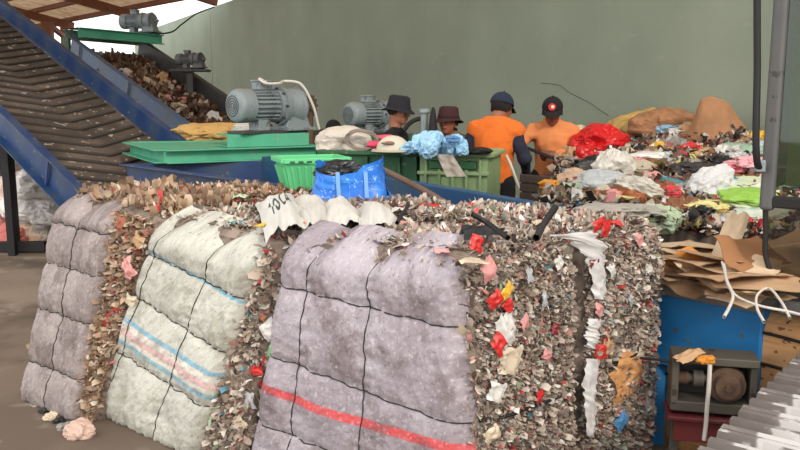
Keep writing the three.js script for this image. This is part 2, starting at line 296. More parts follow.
// the woven wrap of a bale front: swells between the ties, rounds over at the edges
function wrapFront(bale, quad, us, vs, o) {
  const seed = o.seed, tv = (v, u) => v - (o.sag ?? 0) * (u - .5), cellf = (x, t) => { let k = 0; while (k < t.length - 2 && x > t[k + 1]) k++; return clamp((x - t[k]) / (t[k + 1] - t[k])); };
  const surf = (u, v, lift = 0) => {
    const cu = Math.pow(Math.sin(Math.PI * cellf(u, us)) + 1e-4, .55), cv = Math.pow(Math.sin(Math.PI * cellf(clamp(v + (o.sag ?? 0) * (u - .5) * Math.sin(Math.PI * v)), vs)) + 1e-4, .5);
    const eu = Math.max(0, (Math.abs(2 * u - 1) - .8) / .2), ev = Math.max(0, (v - .86) / .14);
    let off = .025 + o.bulge * (.2 + .8 * cv) * (.7 + .3 * cu) - o.round * eu * eu - .24 * Math.pow(ev, 2.2) * (1 - .3 * cu);
    const q = bil(quad, u, v - .018 * (1 - cu) * smooth(.8, 1, v));
    const n1 = fbm(q.x * 7 + seed, q.y * 7, q.z * 7, 4), n2 = ridge(u * 26 + seed, v * 5 + noise3(u * 5, v * 5, seed), seed, 3);
    off += .014 * n1 + .006 * n2 * (.35 + smooth(.72, .95, v)) + .0022 * noise3(q.x * 70, q.y * 70, q.z * 70);
    // puckers where the ties bite
    off += .006 * Math.sin(u * 95 + 6 * noise3(u * 9, v * 3, seed)) * (1 - cv) + .005 * Math.sin(v * 110 + 5 * noise3(u * 3, v * 9, seed)) * (1 - cu) * .6;
    q.y += .05 * ev * cu * .6;
    return q.addScaledVector(RN, off + lift);
  };
  part('woven_wrap', grid(110, 130, surf), o.mat, bale.o, o.wrapLabel);
  const rr = rng(seed);
  for (const v of vs.slice(1, -1)) part('tie_wire', tube(Array.from({ length: 40 }, (_, i) => surf(i / 39, v - (o.sag ?? 0) * (i / 39 - .5) * Math.sin(Math.PI * v) + .004 * Math.sin(i * .9), .002)), .003, 80, 5), o.tieMat ?? wire, bale.o);
  for (const u of us.slice(1, -1)) part('tie_wire', tube(Array.from({ length: 50 }, (_, i) => surf(u + .004 * Math.sin(i * .7 + rr()), .01 + .985 * i / 49, .0015)), .0027, 90, 5), o.tieMat ?? wire, bale.o);
  return surf;
}
const wrinkle = tex(512, 512, (u, v) => { const a = tileFbm(u, v, 9, 451, 5), b = 1 - 2 * Math.abs(tileFbm(u, v, 7, 461, 4)), k = clamp(.5 + .35 * a + .3 * (b - .5)) * 255; return [k, k, k]; }, false); wrinkle.repeat.set(1, 1);
const wrapTex = (base, alt, stain, seed, print) => tex(1024, 1024, (u, v) => {
  const n = tileFbm(u, v, 5, seed, 6), m = tileFbm(u, v, 11, seed + 11, 5), k = tileFbm(u, v, 128, seed + 21, 3), weave = .985 + .03 * ((Math.floor(u * 512) + Math.floor(v * 512)) % 2);
  let c = mix3(base, alt, clamp(.5 + n * 1.3));
  const p = print?.(u, v); if (p) c = mix3(c, p.c, p.a * (.75 + .35 * clamp(.5 + m)));
  c = mix3(c, stain, clamp((m - .02) * 2) * .6); c = mix3(c, [228, 224, 226], clamp((k - .2) * 2) * .5); if (k < -.5) c = mix3(c, [80, 70, 68], .5);
  return [c[0] * weave, c[1] * weave, c[2] * weave];
});
const band = (v, a, b, soft = .004) => smooth(a - soft, a + soft, v) * (1 - smooth(b - soft, b + soft, v));
const film = (r, g, b, rough = .4) => std({ color: new THREE.Color().setRGB(r / 255, g / 255, b / 255, THREE.SRGBColorSpace), roughness: rough });
const F = { red: film(198, 48, 46), white: film(206, 203, 198), cream: film(200, 184, 160), pink: film(214, 150, 146), yellow: film(228, 178, 62), orange: film(224, 116, 60), blue: film(86, 140, 190), grey: film(140, 134, 130), black: film(30, 30, 32), green: film(120, 190, 120), teal: film(60, 130, 140), tan: film(186, 150, 112, .8), brown: film(128, 84, 56, .7), darkred: film(122, 30, 38), silver: film(176, 178, 180, .25), lime: film(164, 216, 84), paleGreen: film(186, 204, 170), rust: film(156, 92, 66, .8) };
const BG = 'bales of shredded plastic in the front row', BGB = 'bales of shredded plastic behind the wrapped row';
{ // lavender-grey bale with the red stripe
  const b = new Bale('big lavender-grey wrapped bale with a red stripe across its front', quadOf([286, 240], [478, 250], [482, 450], [256, 450]), .6, 0, 201, BG);
  b.surf = wrapFront(b, quadOf([283, 229], [470, 250], [480, 450], [246, 450]), [0, .235, .56, 1], [0, .22, .49, .78, 1], { seed: 11, sag: .07, bulge: .032, round: .13, wrapLabel: 'lavender-grey woven plastic wrap with a red stripe',
    mat: std({ roughness: .6, bumpMap: wrinkle, bumpScale: .022, map: wrapTex([176, 167, 175], [150, 140, 147], [112, 98, 100], 301, (u, v) => ({ c: [214, 72, 74], a: band(v + .03 * (u - .5) + .012 * Math.sin(u * 5), .37, .402) * .95 })) }) });
  b.cover('top', 5600, FILM_MIX, .033, .16, (u, w) => w > .06 + .1 * b.r()); b.cover('right', 12500, FILM_MIX, .023, .8); b.cover('front', 2600, FILM_MIX, .035, .5, (v, u) => u > .955 || u < .06);
  b.cover('front', 2400, FILM_MIX, .035, .5, (v, u) => v > .9);
  for (const [x, y, s, m] of [[506, 292, .06, 'yellow'], [497, 300, .08, 'red'], [510, 305, .06, 'red'], [490, 270, .07, 'pink'], [478, 244, .07, 'red'], [508, 330, .1, 'white'], [512, 360, .12, 'cream'], [500, 345, .07, 'red'], [498, 392, .09, 'white'], [548, 355, .06, 'pink'], [540, 396, .05, 'red'], [530, 275, .05, 'silver'], [545, 300, .05, 'silver'], [560, 262, .05, 'white'], [525, 322, .05, 'pink'], [556, 330, .05, 'darkred'], [494, 435, .09, 'cream']]) b.scrap(x, y, 'right', s, F[m]);
  for (const [x, y, s, m] of [[462, 245, .1, 'red'], [442, 250, .07, 'pink'], [455, 232, .07, 'cream'], [430, 228, .07, 'white'], [400, 222, .07, 'pink'], [520, 234, .06, 'white'], [500, 240, .07, 'silver'], [380, 220, .06, 'red'], [330, 226, .06, 'white'], [306, 222, .06, 'orange'], [264, 224, .08, 'yellow'], [470, 260, .08, 'cream']]) b.scrap(x, y, 'top', s, F[m]);
  part('tie_wire', tube([0, .2, .4, .6, .8, 1].map((w) => b.at(1, .47, w).addScaledVector(RR, .018)), .007, 30, 5), black, b.o); part('tie_wire', tube([0, .2, .4, .6, .8, 1].map((w) => b.at(1, .8, w).addScaledVector(RR, .01)), .005, 30, 5), wire, b.o);
  b.finish();
}
{ // white bale with blue and pink stripes
  const b = new Bale('white wrapped bale with pale blue and pink printed stripes', quadOf([156, 213], [283, 242], [252, 450], [88, 445], .05), .6, 0, 202, BG);
  const pr = (u, w) => { const v = w + .13 * (u - .5); for (const [a, e, c] of [[.455, .475, [120, 176, 204]], [.425, .455, [226, 218, 208]], [.395, .425, [226, 178, 176]], [.37, .395, [226, 218, 208]], [.345, .37, [132, 180, 200]], [.787, .797, [92, 160, 190]]]) { const k = band(v, a, e); if (k > .01) return { c, a: k * .9 }; } };
  wrapFront(b, quadOf([161, 212], [276, 241], [214, 450], [90, 445], .05), [0, .14, .62, 1], [0, .3, .57, .79, 1], { seed: 23, sag: .15, bulge: .042, round: .13, wrapLabel: 'white woven plastic wrap with blue and pink stripes',
    mat: std({ roughness: .6, bumpMap: wrinkle, bumpScale: .022, map: wrapTex([198, 197, 186], [182, 181, 171], [150, 146, 132], 331, pr) }) });
  b.cover('top', 4200, FILM_MIX, .033, .16, (u, w) => w > .06 + .1 * b.r()); b.cover('front', 4500, FILM_MIX, .034, .7, (v, u) => u > .68 + .19 * v || u < .02); b.cover('right', 1500, FILM_MIX, .045, .6);
  for (const [x, y, s, m] of [[272, 352, .06, 'green'], [268, 330, .1, 'white'], [255, 370, .08, 'red'], [262, 318, .05, 'rust'], [250, 400, .07, 'silver'], [240, 425, .07, 'cream']]) b.scrap(x, y, 'front', s, F[m]);
  for (const [x, y, s, m] of [[198, 206, .08, 'blue'], [190, 198, .08, 'red'], [210, 200, .1, 'pink'], [225, 205, .1, 'paleGreen'], [238, 208, .1, 'paleGreen'], [252, 202, .08, 'red'], [235, 222, .06, 'teal'], [170, 200, .07, 'cream'], [218, 215, .07, 'white']]) b.scrap(x, y, 'top', s, F[m]);
  b.finish();
}
{ // grey bale at the end of the row
  const b = new Bale('dirty grey wrapped bale at the row end, standing on bare floor', quadOf([62, 194], [158, 212], [114, 445], [58, 402], .2), .6, 0, 203, BG);
  wrapFront(b, quadOf([61, 192], [124, 206], [110, 432], [56, 401], .2), [0, .5, 1], [0, .2, .46, .68, .87, 1], { seed: 37, bulge: .045, round: .12, wrapLabel: 'dirty grey woven plastic wrap',
    mat: std({ roughness: .7, bumpMap: wrinkle, bumpScale: .022, map: wrapTex([158, 147, 144], [136, 124, 122], [102, 90, 86], 361) }) });
  b.cover('top', 2200, WARM_MIX, .055, .5, (u, w) => w > .04 + .08 * b.r()); b.cover('front', 7500, WARM_MIX, .036, .7, (v, u) => u > .58); b.cover('left', 500, WARM_MIX, .05, .6);
  for (const [x, y, s, m] of [[128, 268, .1, 'pink'], [100, 340, .09, 'red'], [108, 320, .06, 'red'], [138, 240, .07, 'tan'], [130, 300, .08, 'cream'], [92, 395, .08, 'pink'], [120, 225, .07, 'rust']]) b.scrap(x, y, 'front', s, F[m]);
  b.finish();
}
// the row behind
{
  const top = 1.17, seg = (a, b) => { const A = ROW1.clone().lerp(ROW0, a), B = ROW1.clone().lerp(ROW0, b); const g = (p, y) => V(p.x, y, p.z); return [g(A, 0), g(B, 0), g(B, top), g(A, top)]; };
  const b = new Bale('bare shredded plastic bale with a white sheet down its side, behind the lavender-grey bale', seg(.64, 1), .6, .64, 204, BGB);
  b.cover('top', 5600, FILM_MIX, .033, .16); b.cover('right', 12500, FILM_MIX, .023, .8);
  for (const [x, y, s, m] of [[600, 224, .07, 'red'], [606, 228, .06, 'red'], [640, 240, .05, 'pink'], [610, 345, .1, 'tan'], [603, 352, .08, 'red'], [640, 355, .07, 'cream'], [621, 420, .09, 'blue'], [648, 405, .06, 'white'], [632, 300, .05, 'silver'], [650, 270, .05, 'white'], [612, 270, .05, 'white'], [655, 330, .05, 'grey'], [600, 310, .05, 'pink'], [596, 262, .05, 'darkred']]) b.scrap(x, y, 'right', s, F[m]);
  for (const [x, y, s, m] of [[470, 205, .08, 'red'], [500, 212, .07, 'pink'], [540, 222, .07, 'cream'], [610, 222, .08, 'red'], [430, 205, .08, 'red'], [400, 208, .07, 'white'], [560, 215, .07, 'tan'], [450, 212, .08, 'cream'], [520, 208, .07, 'darkred']]) b.scrap(x, y, 'top', s, F[m]);
  // orange-brown cardboard layer pressed into the side
  for (const [x, y, s] of [[625, 362, .13], [632, 380, .13], [622, 392, .11], [636, 370, .1], [618, 375, .1]]) b.scrap(x, y, 'right', s, film(206, 150, 96, .9), 0, 'cardboard_scrap');
  // white sheet hanging down the joint between the two bales
  const ws = std({ color: 0xcfccca, roughness: .5 });
  const strip = (rows, seed) => { const edge = rows.map(([a, y0, c, y1]) => [onPlane(a, y0, b.raw(1, .5, .5), RR), onPlane(c, y1, b.raw(1, .5, .5), RR)]);
    part('white_sheet', grid(10, 40, (u, v) => { const t = v * (edge.length - 1), k = Math.min(edge.length - 2, Math.floor(t)), f = t - k, A = edge[k][0].clone().lerp(edge[k + 1][0], f), B = edge[k][1].clone().lerp(edge[k + 1][1], f); const e = .22 * noise3(v * 16, seed, u > .5 ? 7 : 3), q = A.lerp(B, u + (u - .5) * e); return q.addScaledVector(RR, .012 + .014 * Math.sin(u * 3.1) + .016 * ridge(u * 2, v * 9, seed, 3)); }), ws, b.o, 'white plastic sheet caught in the side'); };
  strip([[548, 234, 590, 230], [566, 240, 602, 246], [582, 256, 602, 262], [588, 276, 602, 280], [590, 298, 600, 298]], 4); strip([[586, 318, 597, 318], [583, 332, 597, 334], [583, 346, 592, 348]], 5); strip([[584, 358, 596, 356], [580, 385, 593, 388], [581, 408, 592, 410], [583, 434, 590, 436]], 6);
  // pale wrap lying over the top, its print half hidden
  const c = document.createElement('canvas'); c.width = 512; c.height = 256; const x = c.getContext('2d'); x.fillStyle = '#c8c6c0'; x.fillRect(0, 0, 512, 256); x.fillStyle = '#3c4646'; x.font = 'bold 104px sans-serif'; x.save(); x.translate(96, 214); x.rotate(-.16); x.fillText('1OCA', 0, 0); x.restore();
  const ct = new THREE.CanvasTexture(c); ct.colorSpace = THREE.SRGBColorSpace;
  const lobe = (x0, y0, x1, y1, x2, y2, x3, y3, seed, m, h) => { const mx = (x0 + x1 + x2 + x3) / 4, my = (y0 + y1 + y2 + y3) / 4, q = [[x0, y0], [x1, y1], [x2, y2], [x3, y3]].map(([a, e]) => G(mx + (a - mx) * 1.2, my + (e - my) * 1.2, 1.19)); return part('printed_wrap', grid(30, 24, (u, v) => { const p = bil(q, u, v); p.y += h * Math.pow(Math.sin(Math.PI * clamp(u, .02, .98)) * Math.sin(Math.PI * clamp(v, .02, .98)), .5) - .05 + .035 * (ridge(u * 2.4 + seed, v * 2.4, seed, 3) - .2); return p; }), m, b.o, seed === 1 ? 'white sack cloth printed with black letters' : 'white sack cloth'); };
  const sackWhite = std({ color: 0xc6c3bc, roughness: .7 });
  lobe(268, 223, 306, 216, 291, 194, 258, 199, 1, std({ map: ct, roughness: .7 }), .095); lobe(304, 217, 328, 214, 322, 198, 290, 198, 2, sackWhite, .085); lobe(328, 214, 360, 215, 356, 202, 322, 202, 3, sackWhite, .085); lobe(362, 217, 398, 220, 388, 205, 360, 205, 4, sackWhite, .08); 
  part('tie_wire', tube([0, .3, .6, 1].map((w) => b.at(1, .52, w).addScaledVector(RR, .02)), .006, 30, 5), black, b.o);
  b.finish();
  const b2 = new Bale('bare shredded plastic bale behind the white striped bale', seg(.32, .635), .56, .62, 205, BGB); b2.cover('top', 4000, FILM_MIX, .033, .16);
  for (const [X, Y, s, m] of [[185, 195, .08, 'white'], [215, 192, .08, 'cream'], [240, 197, .1, 'paleGreen'], [200, 194, .07, 'red'], [228, 190, .07, 'tan']]) b2.scrap(X, Y, 'top', s, F[m]);
  b2.finish();
  const b3 = new Bale('bare shredded plastic bale behind the dirty grey bale', seg(.0, .315), .5, .62, 206, BGB); b3.cover('top', 3000, WARM_MIX, .033, .16);
  for (const [X, Y, s, m] of [[128, 196, .1, 'tan'], [150, 190, .09, 'cream'], [165, 192, .08, 'pink']]) b3.scrap(X, Y, 'top', s, F[m]);
  b3.finish();
}
// litter by the foot of the grey bale, loose pieces on top of the bales
{
  const r = rng(77);
  const lay = (name, label, cat, px, py, h, s, geo, m, group) => { const o = shade(new THREE.Mesh(geo, m)); o.name = numbered(name); o.userData = { label, category: cat }; if (group) o.userData.group = group; const q = G(px, py, h); o.scale.set(s[0], s[1], s[2]); o.rotation.y = r() * 6; o.position.copy(q); o.position.y += s[1] * .45; scene.add(o); return o; };
  for (const [x, y, s, m] of [[30, 396, .05, F.pink], [38, 404, .06, F.grey], [46, 412, .05, F.black], [52, 418, .06, F.cream], [60, 422, .05, F.black], [66, 428, .06, F.grey]]) lay('floor_scrap', 'small dirty plastic scrap on the floor along the foot of the grey bale', 'scrap', x, y, 0, [s * .6, s * .35, s * .6], BLOBS[Math.floor(r() * 6)], m, 'scraps at the foot of the grey bale');
  lay('floor_bag', 'crumpled pinkish bag at the foot of the grey bale', 'bag', 78, 436, 0, [.07, .06, .06], crumpled(24, .8, .4), film(196, 166, 152, .6));
  // black strap lying on the bales
  solo('black_strap', tube([G(397, 223, 1.22), G(401, 216, 1.24), G(406, 209, 1.25), G(408, 203, 1.24)], .009, 30, 6), black, 'short black strap curled on top of the bales', 'strap');
  solo('black_film', sheet(8, .2).scale(.16, .16, .12).translate(...G(483, 227, 1.24).toArray()), black, 'black film scrap with a trailing strip on the bale top', 'scrap');
  solo('rubber_strip', tube([G(472, 214, 1.3), G(486, 222, 1.27), G(508, 238, 1.24)], .01, 20, 5), black, 'thin black rubber strip sticking over the bale edge', 'strip');
  solo('dark_rag', tube([G(556, 206, 1.3), G(546, 220, 1.25), G(536, 238, 1.23)], .014, 20, 5), rubber, 'dark twisted strip standing up beside the white sheet', 'strip');
}

// ---------------------------------------------------------------- inclined conveyors
const D = V(-1.131, .606, -1.107).normalize(), Q = V(-D.z, 0, D.x).normalize(); if (Q.x < 0) Q.negate();
const DN = Q.clone().cross(D).normalize(); if (DN.y < 0) DN.negate();
function incline(label, left, W, t0, t1, sideH, matL, matR, beltPart) {
  const o = thing('inclined_conveyor', label, 'conveyor'), at = (t, s, h = 0) => left.clone().addScaledVector(D, t).addScaledVector(Q, s).addScaledVector(DN, h);
  for (const [s, m, dir] of [[0, matL, -1], [W, matR, 1]]) {
    const rail = part('side_rail', channel(at(t0, s, -sideH / 2), at(t1, s, -sideH / 2), .09, sideH, .012, DN, Q.clone().multiplyScalar(dir)), m, o);
    for (let t = t0 + 1.2; t < t1; t += 1.7) part('stiffener', beam(at(t, s + dir * .03, -sideH), at(t, s + dir * .03, 0), .012, .05, D), m, rail);
  }
  part('belt', boxUV(beam(at(t0, W / 2, -sideH * .62), at(t1, W / 2, -sideH * .62), W - .06, .03, DN), 2), beltPart, o);
  for (let t = t0 + .3; t < t1; t += 2.2) for (const s of [.05, W - .05]) { const a = at(t, s, -sideH), b = a.clone(); b.y = 0; if (a.y > .25) part('leg', beam(b, a, .08, .08, V(1, 0, 0)), black, o); }
  return { o, at };
}
const LA = P(60, 162.3, 7.6), WA = 1.5;
{
  const c = incline('blue inclined conveyor with an empty grey chevron belt', LA, WA, -1.0, 6.5, .34, blueA, blueA, beltMat), h = -.34 * .62 + .015;
  const mk = () => { const half = (sx) => { const a = V(0, 0, 0), b = V(sx * (WA / 2 - .09), 0, .3), x = b.clone().sub(a), L = x.length(); x.normalize(); const z = x.clone().cross(YUP).normalize(); return rbox(L, .035, .045, .01).applyMatrix4(new THREE.Matrix4().makeBasis(x, YUP, z).setPosition(a.add(b).multiplyScalar(.5))); }; return merge([half(1), half(-1)]); };
  const g = mk(), basis = new THREE.Matrix4().makeBasis(Q, DN, D.clone());
  for (let t = -.95; t < 6; t += .24) { const m = part('chevron_cleat', g, cleatMat, c.o); m.quaternion.setFromRotationMatrix(new THREE.Matrix4().makeBasis(Q, DN, Q.clone().cross(DN))); const p = c.at(t, WA / 2, h + .008); m.position.copy(p); if (Q.clone().cross(DN).dot(D) < 0) m.scale.z = -1; }
  settle(c.o);
}
const LB = P(140, 85.5, 12), WB = 1.2;
{
  const tTop = 2.35, c = incline('blue inclined conveyor carrying brown litter up to a geared motor', LB, WB, -2.6, tTop, .46, blueB, steelDark, painted([96, 76, 60], [70, 54, 44], .2, 141, .95));
  const r = rng(88), fl = new Flakes(), mx = [[10, L3(96, 72, 54)], [8, L3(120, 92, 70)], [4, L3(70, 52, 42)], [2, L3(190, 170, 150)], [1, L3(210, 190, 180)], [.5, L3(170, 90, 80)]];
  for (let k = 0; k < 3200; k++) { const p = c.at(lerp(-2.5, tTop - .1, r()), .06 + (WB - .12) * r(), -.46 * .62 + .02); const l = .05 + .09 * r(); fl.add(p, DN, l, l * .7, (r() - .3) * 3, pick(r, mx), r, .35 * r()); }
  const st = part('carried_litter', fl.geometry(), flakeMat, c.o); st.userData.kind = 'stuff';
  settle(c.o);
  const cols = [['cream', F.cream], ['white', F.white], ['pink', F.pink], ['tan', F.tan]];
  for (let k = 0; k < 22; k++) { const [cn, m] = cols[Math.floor(r() * 4)], o = shade(new THREE.Mesh(BLOBS[k % 6], m)), s = .05 + .07 * r(); o.name = numbered('belt_scrap'); o.userData = { label: `crumpled ${cn} scrap riding the inclined belt of brown litter`, category: 'scrap', group: `${cn} scraps on the litter conveyor` }; o.scale.set(s, s * .6, s); o.position.copy(c.at(lerp(-2.4, tTop - .2, r()), .15 + (WB - .3) * r(), -.46 * .62 + .05)); o.rotation.set(r(), r() * 6, r()); scene.add(o); }
}
// ---------------------------------------------------------------- motors
function motor(label, at, yaw, s, opts = {}) {
  const o = thing('geared_motor', label, 'motor', 'geared motors'), m = opts.mat ?? steelGrey, lay = (g) => g.rotateZ(Math.PI / 2);      // axis along x, cowl at -x
  const cowl = new THREE.LatheGeometry([[.0, -.02], [.09, -.02], [.135, 0], [.15, .03], [.15, .15], [.138, .155]].map(([a, b]) => new THREE.Vector2(a, b)), 28);
  const cw = part('fan_cowl', cowl.rotateZ(-Math.PI / 2).translate(-.36, 0, 0), m, o);
  for (let k = 1; k <= 4; k++) part('grille_ring', new THREE.TorusGeometry(.022 * k, .004, 5, 24).rotateY(Math.PI / 2).translate(-.382, 0, 0), steelDark, cw);
  part('motor_body', lay(cyl(.118, .118, .3, 28)).translate(-.08, 0, 0), m, o);
  for (let k = 0; k < 22; k++) { const a = k / 22 * Math.PI * 2 + .1; if (Math.abs(Math.sin(a) - 1) < .12) continue; part('cooling_fin', rbox(.26, .034, .009, .002).translate(-.08, .13, 0).rotateX(a - Math.PI / 2), m, o); }
  part('end_shield', lay(cyl(.15, .145, .05, 28)).translate(.085, 0, 0), m, o);
  const tb = part('terminal_box', rbox(.15, .075, .12, .012, 2).translate(-.06, .175, 0), m, o); part('box_lid', rbox(.165, .018, .135, .006, 2).translate(-.06, .22, 0), m, tb);
  part('gearbox', merge([lay(cyl(.175, .165, .06, 28)).translate(.14, 0, 0), lay(cyl(.14, .172, .16, 28)).translate(.25, 0, 0), lay(cyl(.09, .138, .04, 28)).translate(.35, 0, 0), lay(cyl(.03, .03, .1, 14)).translate(.41, 0, 0)]), m, o);
  for (let k = 0; k < 8; k++) part('bolt', lay(cyl(.012, .012, .03, 6)).translate(.105, .155 * Math.cos(k * .785), .155 * Math.sin(k * .785)), steelDark, o);
  const ft = new THREE.Shape(); ft.moveTo(.12, -.22); ft.lineTo(.42, -.22); ft.lineTo(.4, -.18); ft.lineTo(.34, -.02); ft.lineTo(.2, -.02); ft.lineTo(.14, -.18); ft.closePath();
  part('foot', merge([new THREE.ExtrudeGeometry(ft, { depth: .2, bevelEnabled: true, bevelSize: .006, bevelThickness: .006, bevelSegments: 1 }).translate(0, 0, -.1), box(.32, .03, .32, .27, -.21, 0)]), m, o);
  part('base_plate', box(.72, .025, .26, 0, -.232, 0), opts.plate ?? steelDark, o); part('support_block', box(.12, .1, .16, -.1, -.17, 0), m, o);
  if (opts.cable) part('cable', tube([V(-.06, .21, .06), V(-.13, .24, .05), V(-.1, .2, .1), V(.05, .2, .12), V(.15, .22, .05), V(.28, .2, .12), V(.38, .02, .17), V(.46, -.22, .17)], .013, 60, 6), std({ color: 0xd8d4cc, roughness: .5 }), o, 'white power cable');
  o.scale.setScalar(s); o.rotation.y = yaw; o.position.copy(at); o.position.y += .245 * s; return o;
}
// ---------------------------------------------------------------- level sorting conveyor with its green drive frame
const railH = 1.15;
{
  const o = thing('sorting_conveyor', 'long blue level sorting conveyor running behind the bales', 'conveyor');
  const n1 = P(127, 157, 7.0), n0 = P(330, 205, 4.9); n0.y = n1.y = railH;
  const f1 = P(262, 161, 7.3), f0 = P(560, 207, 4.55); f1.y = 1.19; f0.y = 1.09;
  const dr = n0.clone().sub(n1).normalize(), s1 = V(-dr.z, 0, dr.x); if (s1.x < 0) s1.negate();
  const nr = part('side_rail', channel(n1.clone().add(V(0, -.17, 0)), n0.clone().add(V(0, -.17, 0)), .08, .34, .012, YUP, s1.clone().negate()), blueA, o); part('end_plate', beam(n1.clone().add(V(0, -.17, 0)), f1.clone().setY(railH).add(V(0, -.17, 0)), .012, .34), blueA, o);
  const fr = part('side_rail', channel(f1.clone().add(V(0, -.19, 0)), f0.clone().add(V(0, -.19, 0)), .08, .38, .012, YUP, s1), blueC, o);
  const w = grid(1, 24, (u, v) => n1.clone().lerp(n0, v).lerp(f1.clone().lerp(f0, v), lerp(.02, .98, u)).setY(lerp(.98, .9, v)));
  part('belt', merge([boxUV(w.clone(), 2), boxUV(w.clone().translate(0, -.02, 0), 2)]), beltMat, o);
  for (const t of [.05, .5, .95]) for (const [a, b] of [[n1, n0], [f1, f0]]) { const p = a.clone().lerp(b, t); p.y = .8; const q = p.clone(); q.y = 0; part('leg', beam(q, p, .07, .07, V(1, 0, 0)), blueA, o); }
  settle(o);
}
{
  const o = thing('motor_platform', 'light green welded channel frame carrying the large geared motor', 'frame');
  const c0 = P(165, 158, 7), ax = BX.clone(), ay = AX.clone(); c0.y = 1.21;
  const c1 = c0.clone().addScaledVector(ax, 1.42), c2 = c0.clone().addScaledVector(ay, 1.55), c3 = c1.clone().addScaledVector(ay, 1.2);
  part('channel', channel(c0, c1, .09, .12, .012, YUP, ay.clone().negate()), greenFrame, o); part('channel', channel(c0, c2, .09, .12, .012, YUP, ax.clone().negate()), greenFrame, o); part('channel', channel(c2, c3, .09, .12, .012, YUP, ay), greenFrame, o); part('channel', channel(c1, c3, .09, .12, .012, YUP, ax), greenFrame, o);
  part('deck_plate', boxUV(grid(1, 1, (u, v) => c0.clone().lerp(c1, u).lerp(c2.clone().lerp(c3, u), v).setY(1.262)), 1), greenFrame, o);
  // raised seat for the motor
  const m0 = c0.clone().lerp(c1, .42).addScaledVector(ay, .12), m1 = c0.clone().lerp(c1, .99).addScaledVector(ay, .12); m0.y = m1.y = 1.325;
  part('motor_seat', channel(m0, m1, .34, .12, .012, YUP, ay), greenFrame, o);
  settle(o);
  const mid = m0.clone().lerp(m1, .57).addScaledVector(ay, .17); mid.y = 1.386;
  motor('largest grey geared motor with a white cable, on the light green frame', mid, Math.atan2(-BX.z, BX.x) + .3, 1.06, { cable: true });
}
motor('grey geared motor behind the man in the black hat', P(372, 134, 8.6), .75, .86);
{ // plinth under that motor
  const p = P(372, 134, 8.6), o = thing('motor_stand', 'dark green steel stand under the motor by the man in the black hat', 'stand');
  part('top_plate', box(.9, .05, .5, p.x, p.y - .03, p.z), greenDark, o); for (const [a, b] of [[-.38, -.2], [.38, -.2], [-.38, .2], [.38, .2]]) part('leg', box(.08, p.y - .05, .08, p.x + a, (p.y - .05) / 2, p.z + b), greenDark, o); settle(o);
}
{ // head frame and motor of the litter conveyor
  const at = (t, s, h) => LB.clone().addScaledVector(D, t).addScaledVector(Q, s).addScaledVector(DN, h), o = thing('head_frame', 'sage green steel frame across the top of the litter conveyor', 'frame');
  const a = at(2.2, .02, .1), b = at(2.05, WB + .25, .1), sd = D.clone().setY(0).normalize();
  part('channel', channel(a, b, .1, .16, .014, YUP, sd.clone().negate()), greenFrame, o); part('channel', channel(a.clone().addScaledVector(sd, .5), b.clone().addScaledVector(sd, .5), .1, .16, .014, YUP, sd), greenTop, o);
  part('cover_plate', boxUV(grid(1, 1, (u, v) => a.clone().lerp(b, u).addScaledVector(sd, v * .5).add(V(0, .085, 0))), 1), greenTop, o);
  for (const k of [a, b]) { const p = k.clone().addScaledVector(sd, .45); p.y -= .05; const q = p.clone(); q.y = 0; part('leg', beam(q, p, .1, .1, V(1, 0, 0)), greenTop, o); }
  settle(o);
  const m = a.clone().lerp(b, .78).addScaledVector(sd, .2); m.y += .09; motor('grey geared motor high at the top end of the litter conveyor', m, -.25, .86);
  const e = at(.1, WB + .32, .1); motor('dark grey geared motor beside the rail of the litter conveyor', P(190, 69, 13), -.3, .62, { mat: painted([88, 92, 94], [60, 58, 56], .1, 151, .5) });
  const br = thing('motor_bracket', 'grey steel bracket post under the motor beside the litter conveyor', 'bracket'), q = P(190, 69, 13); part('shelf', box(.6, .04, .3, q.x, q.y - .025, q.z), steelDark, br); part('post', box(.1, q.y - .04, .1, q.x, (q.y - .04) / 2, q.z), steelDark, br); settle(br);
  solo('power_line', tube([P(155, 34, 14), P(168, 33, 14), P(182, 24, 15), P(196, 14, 16), P(214, 7, 17)], .014, 40, 5), black, 'thin black power line from the top motor to the wall', 'cable');
}

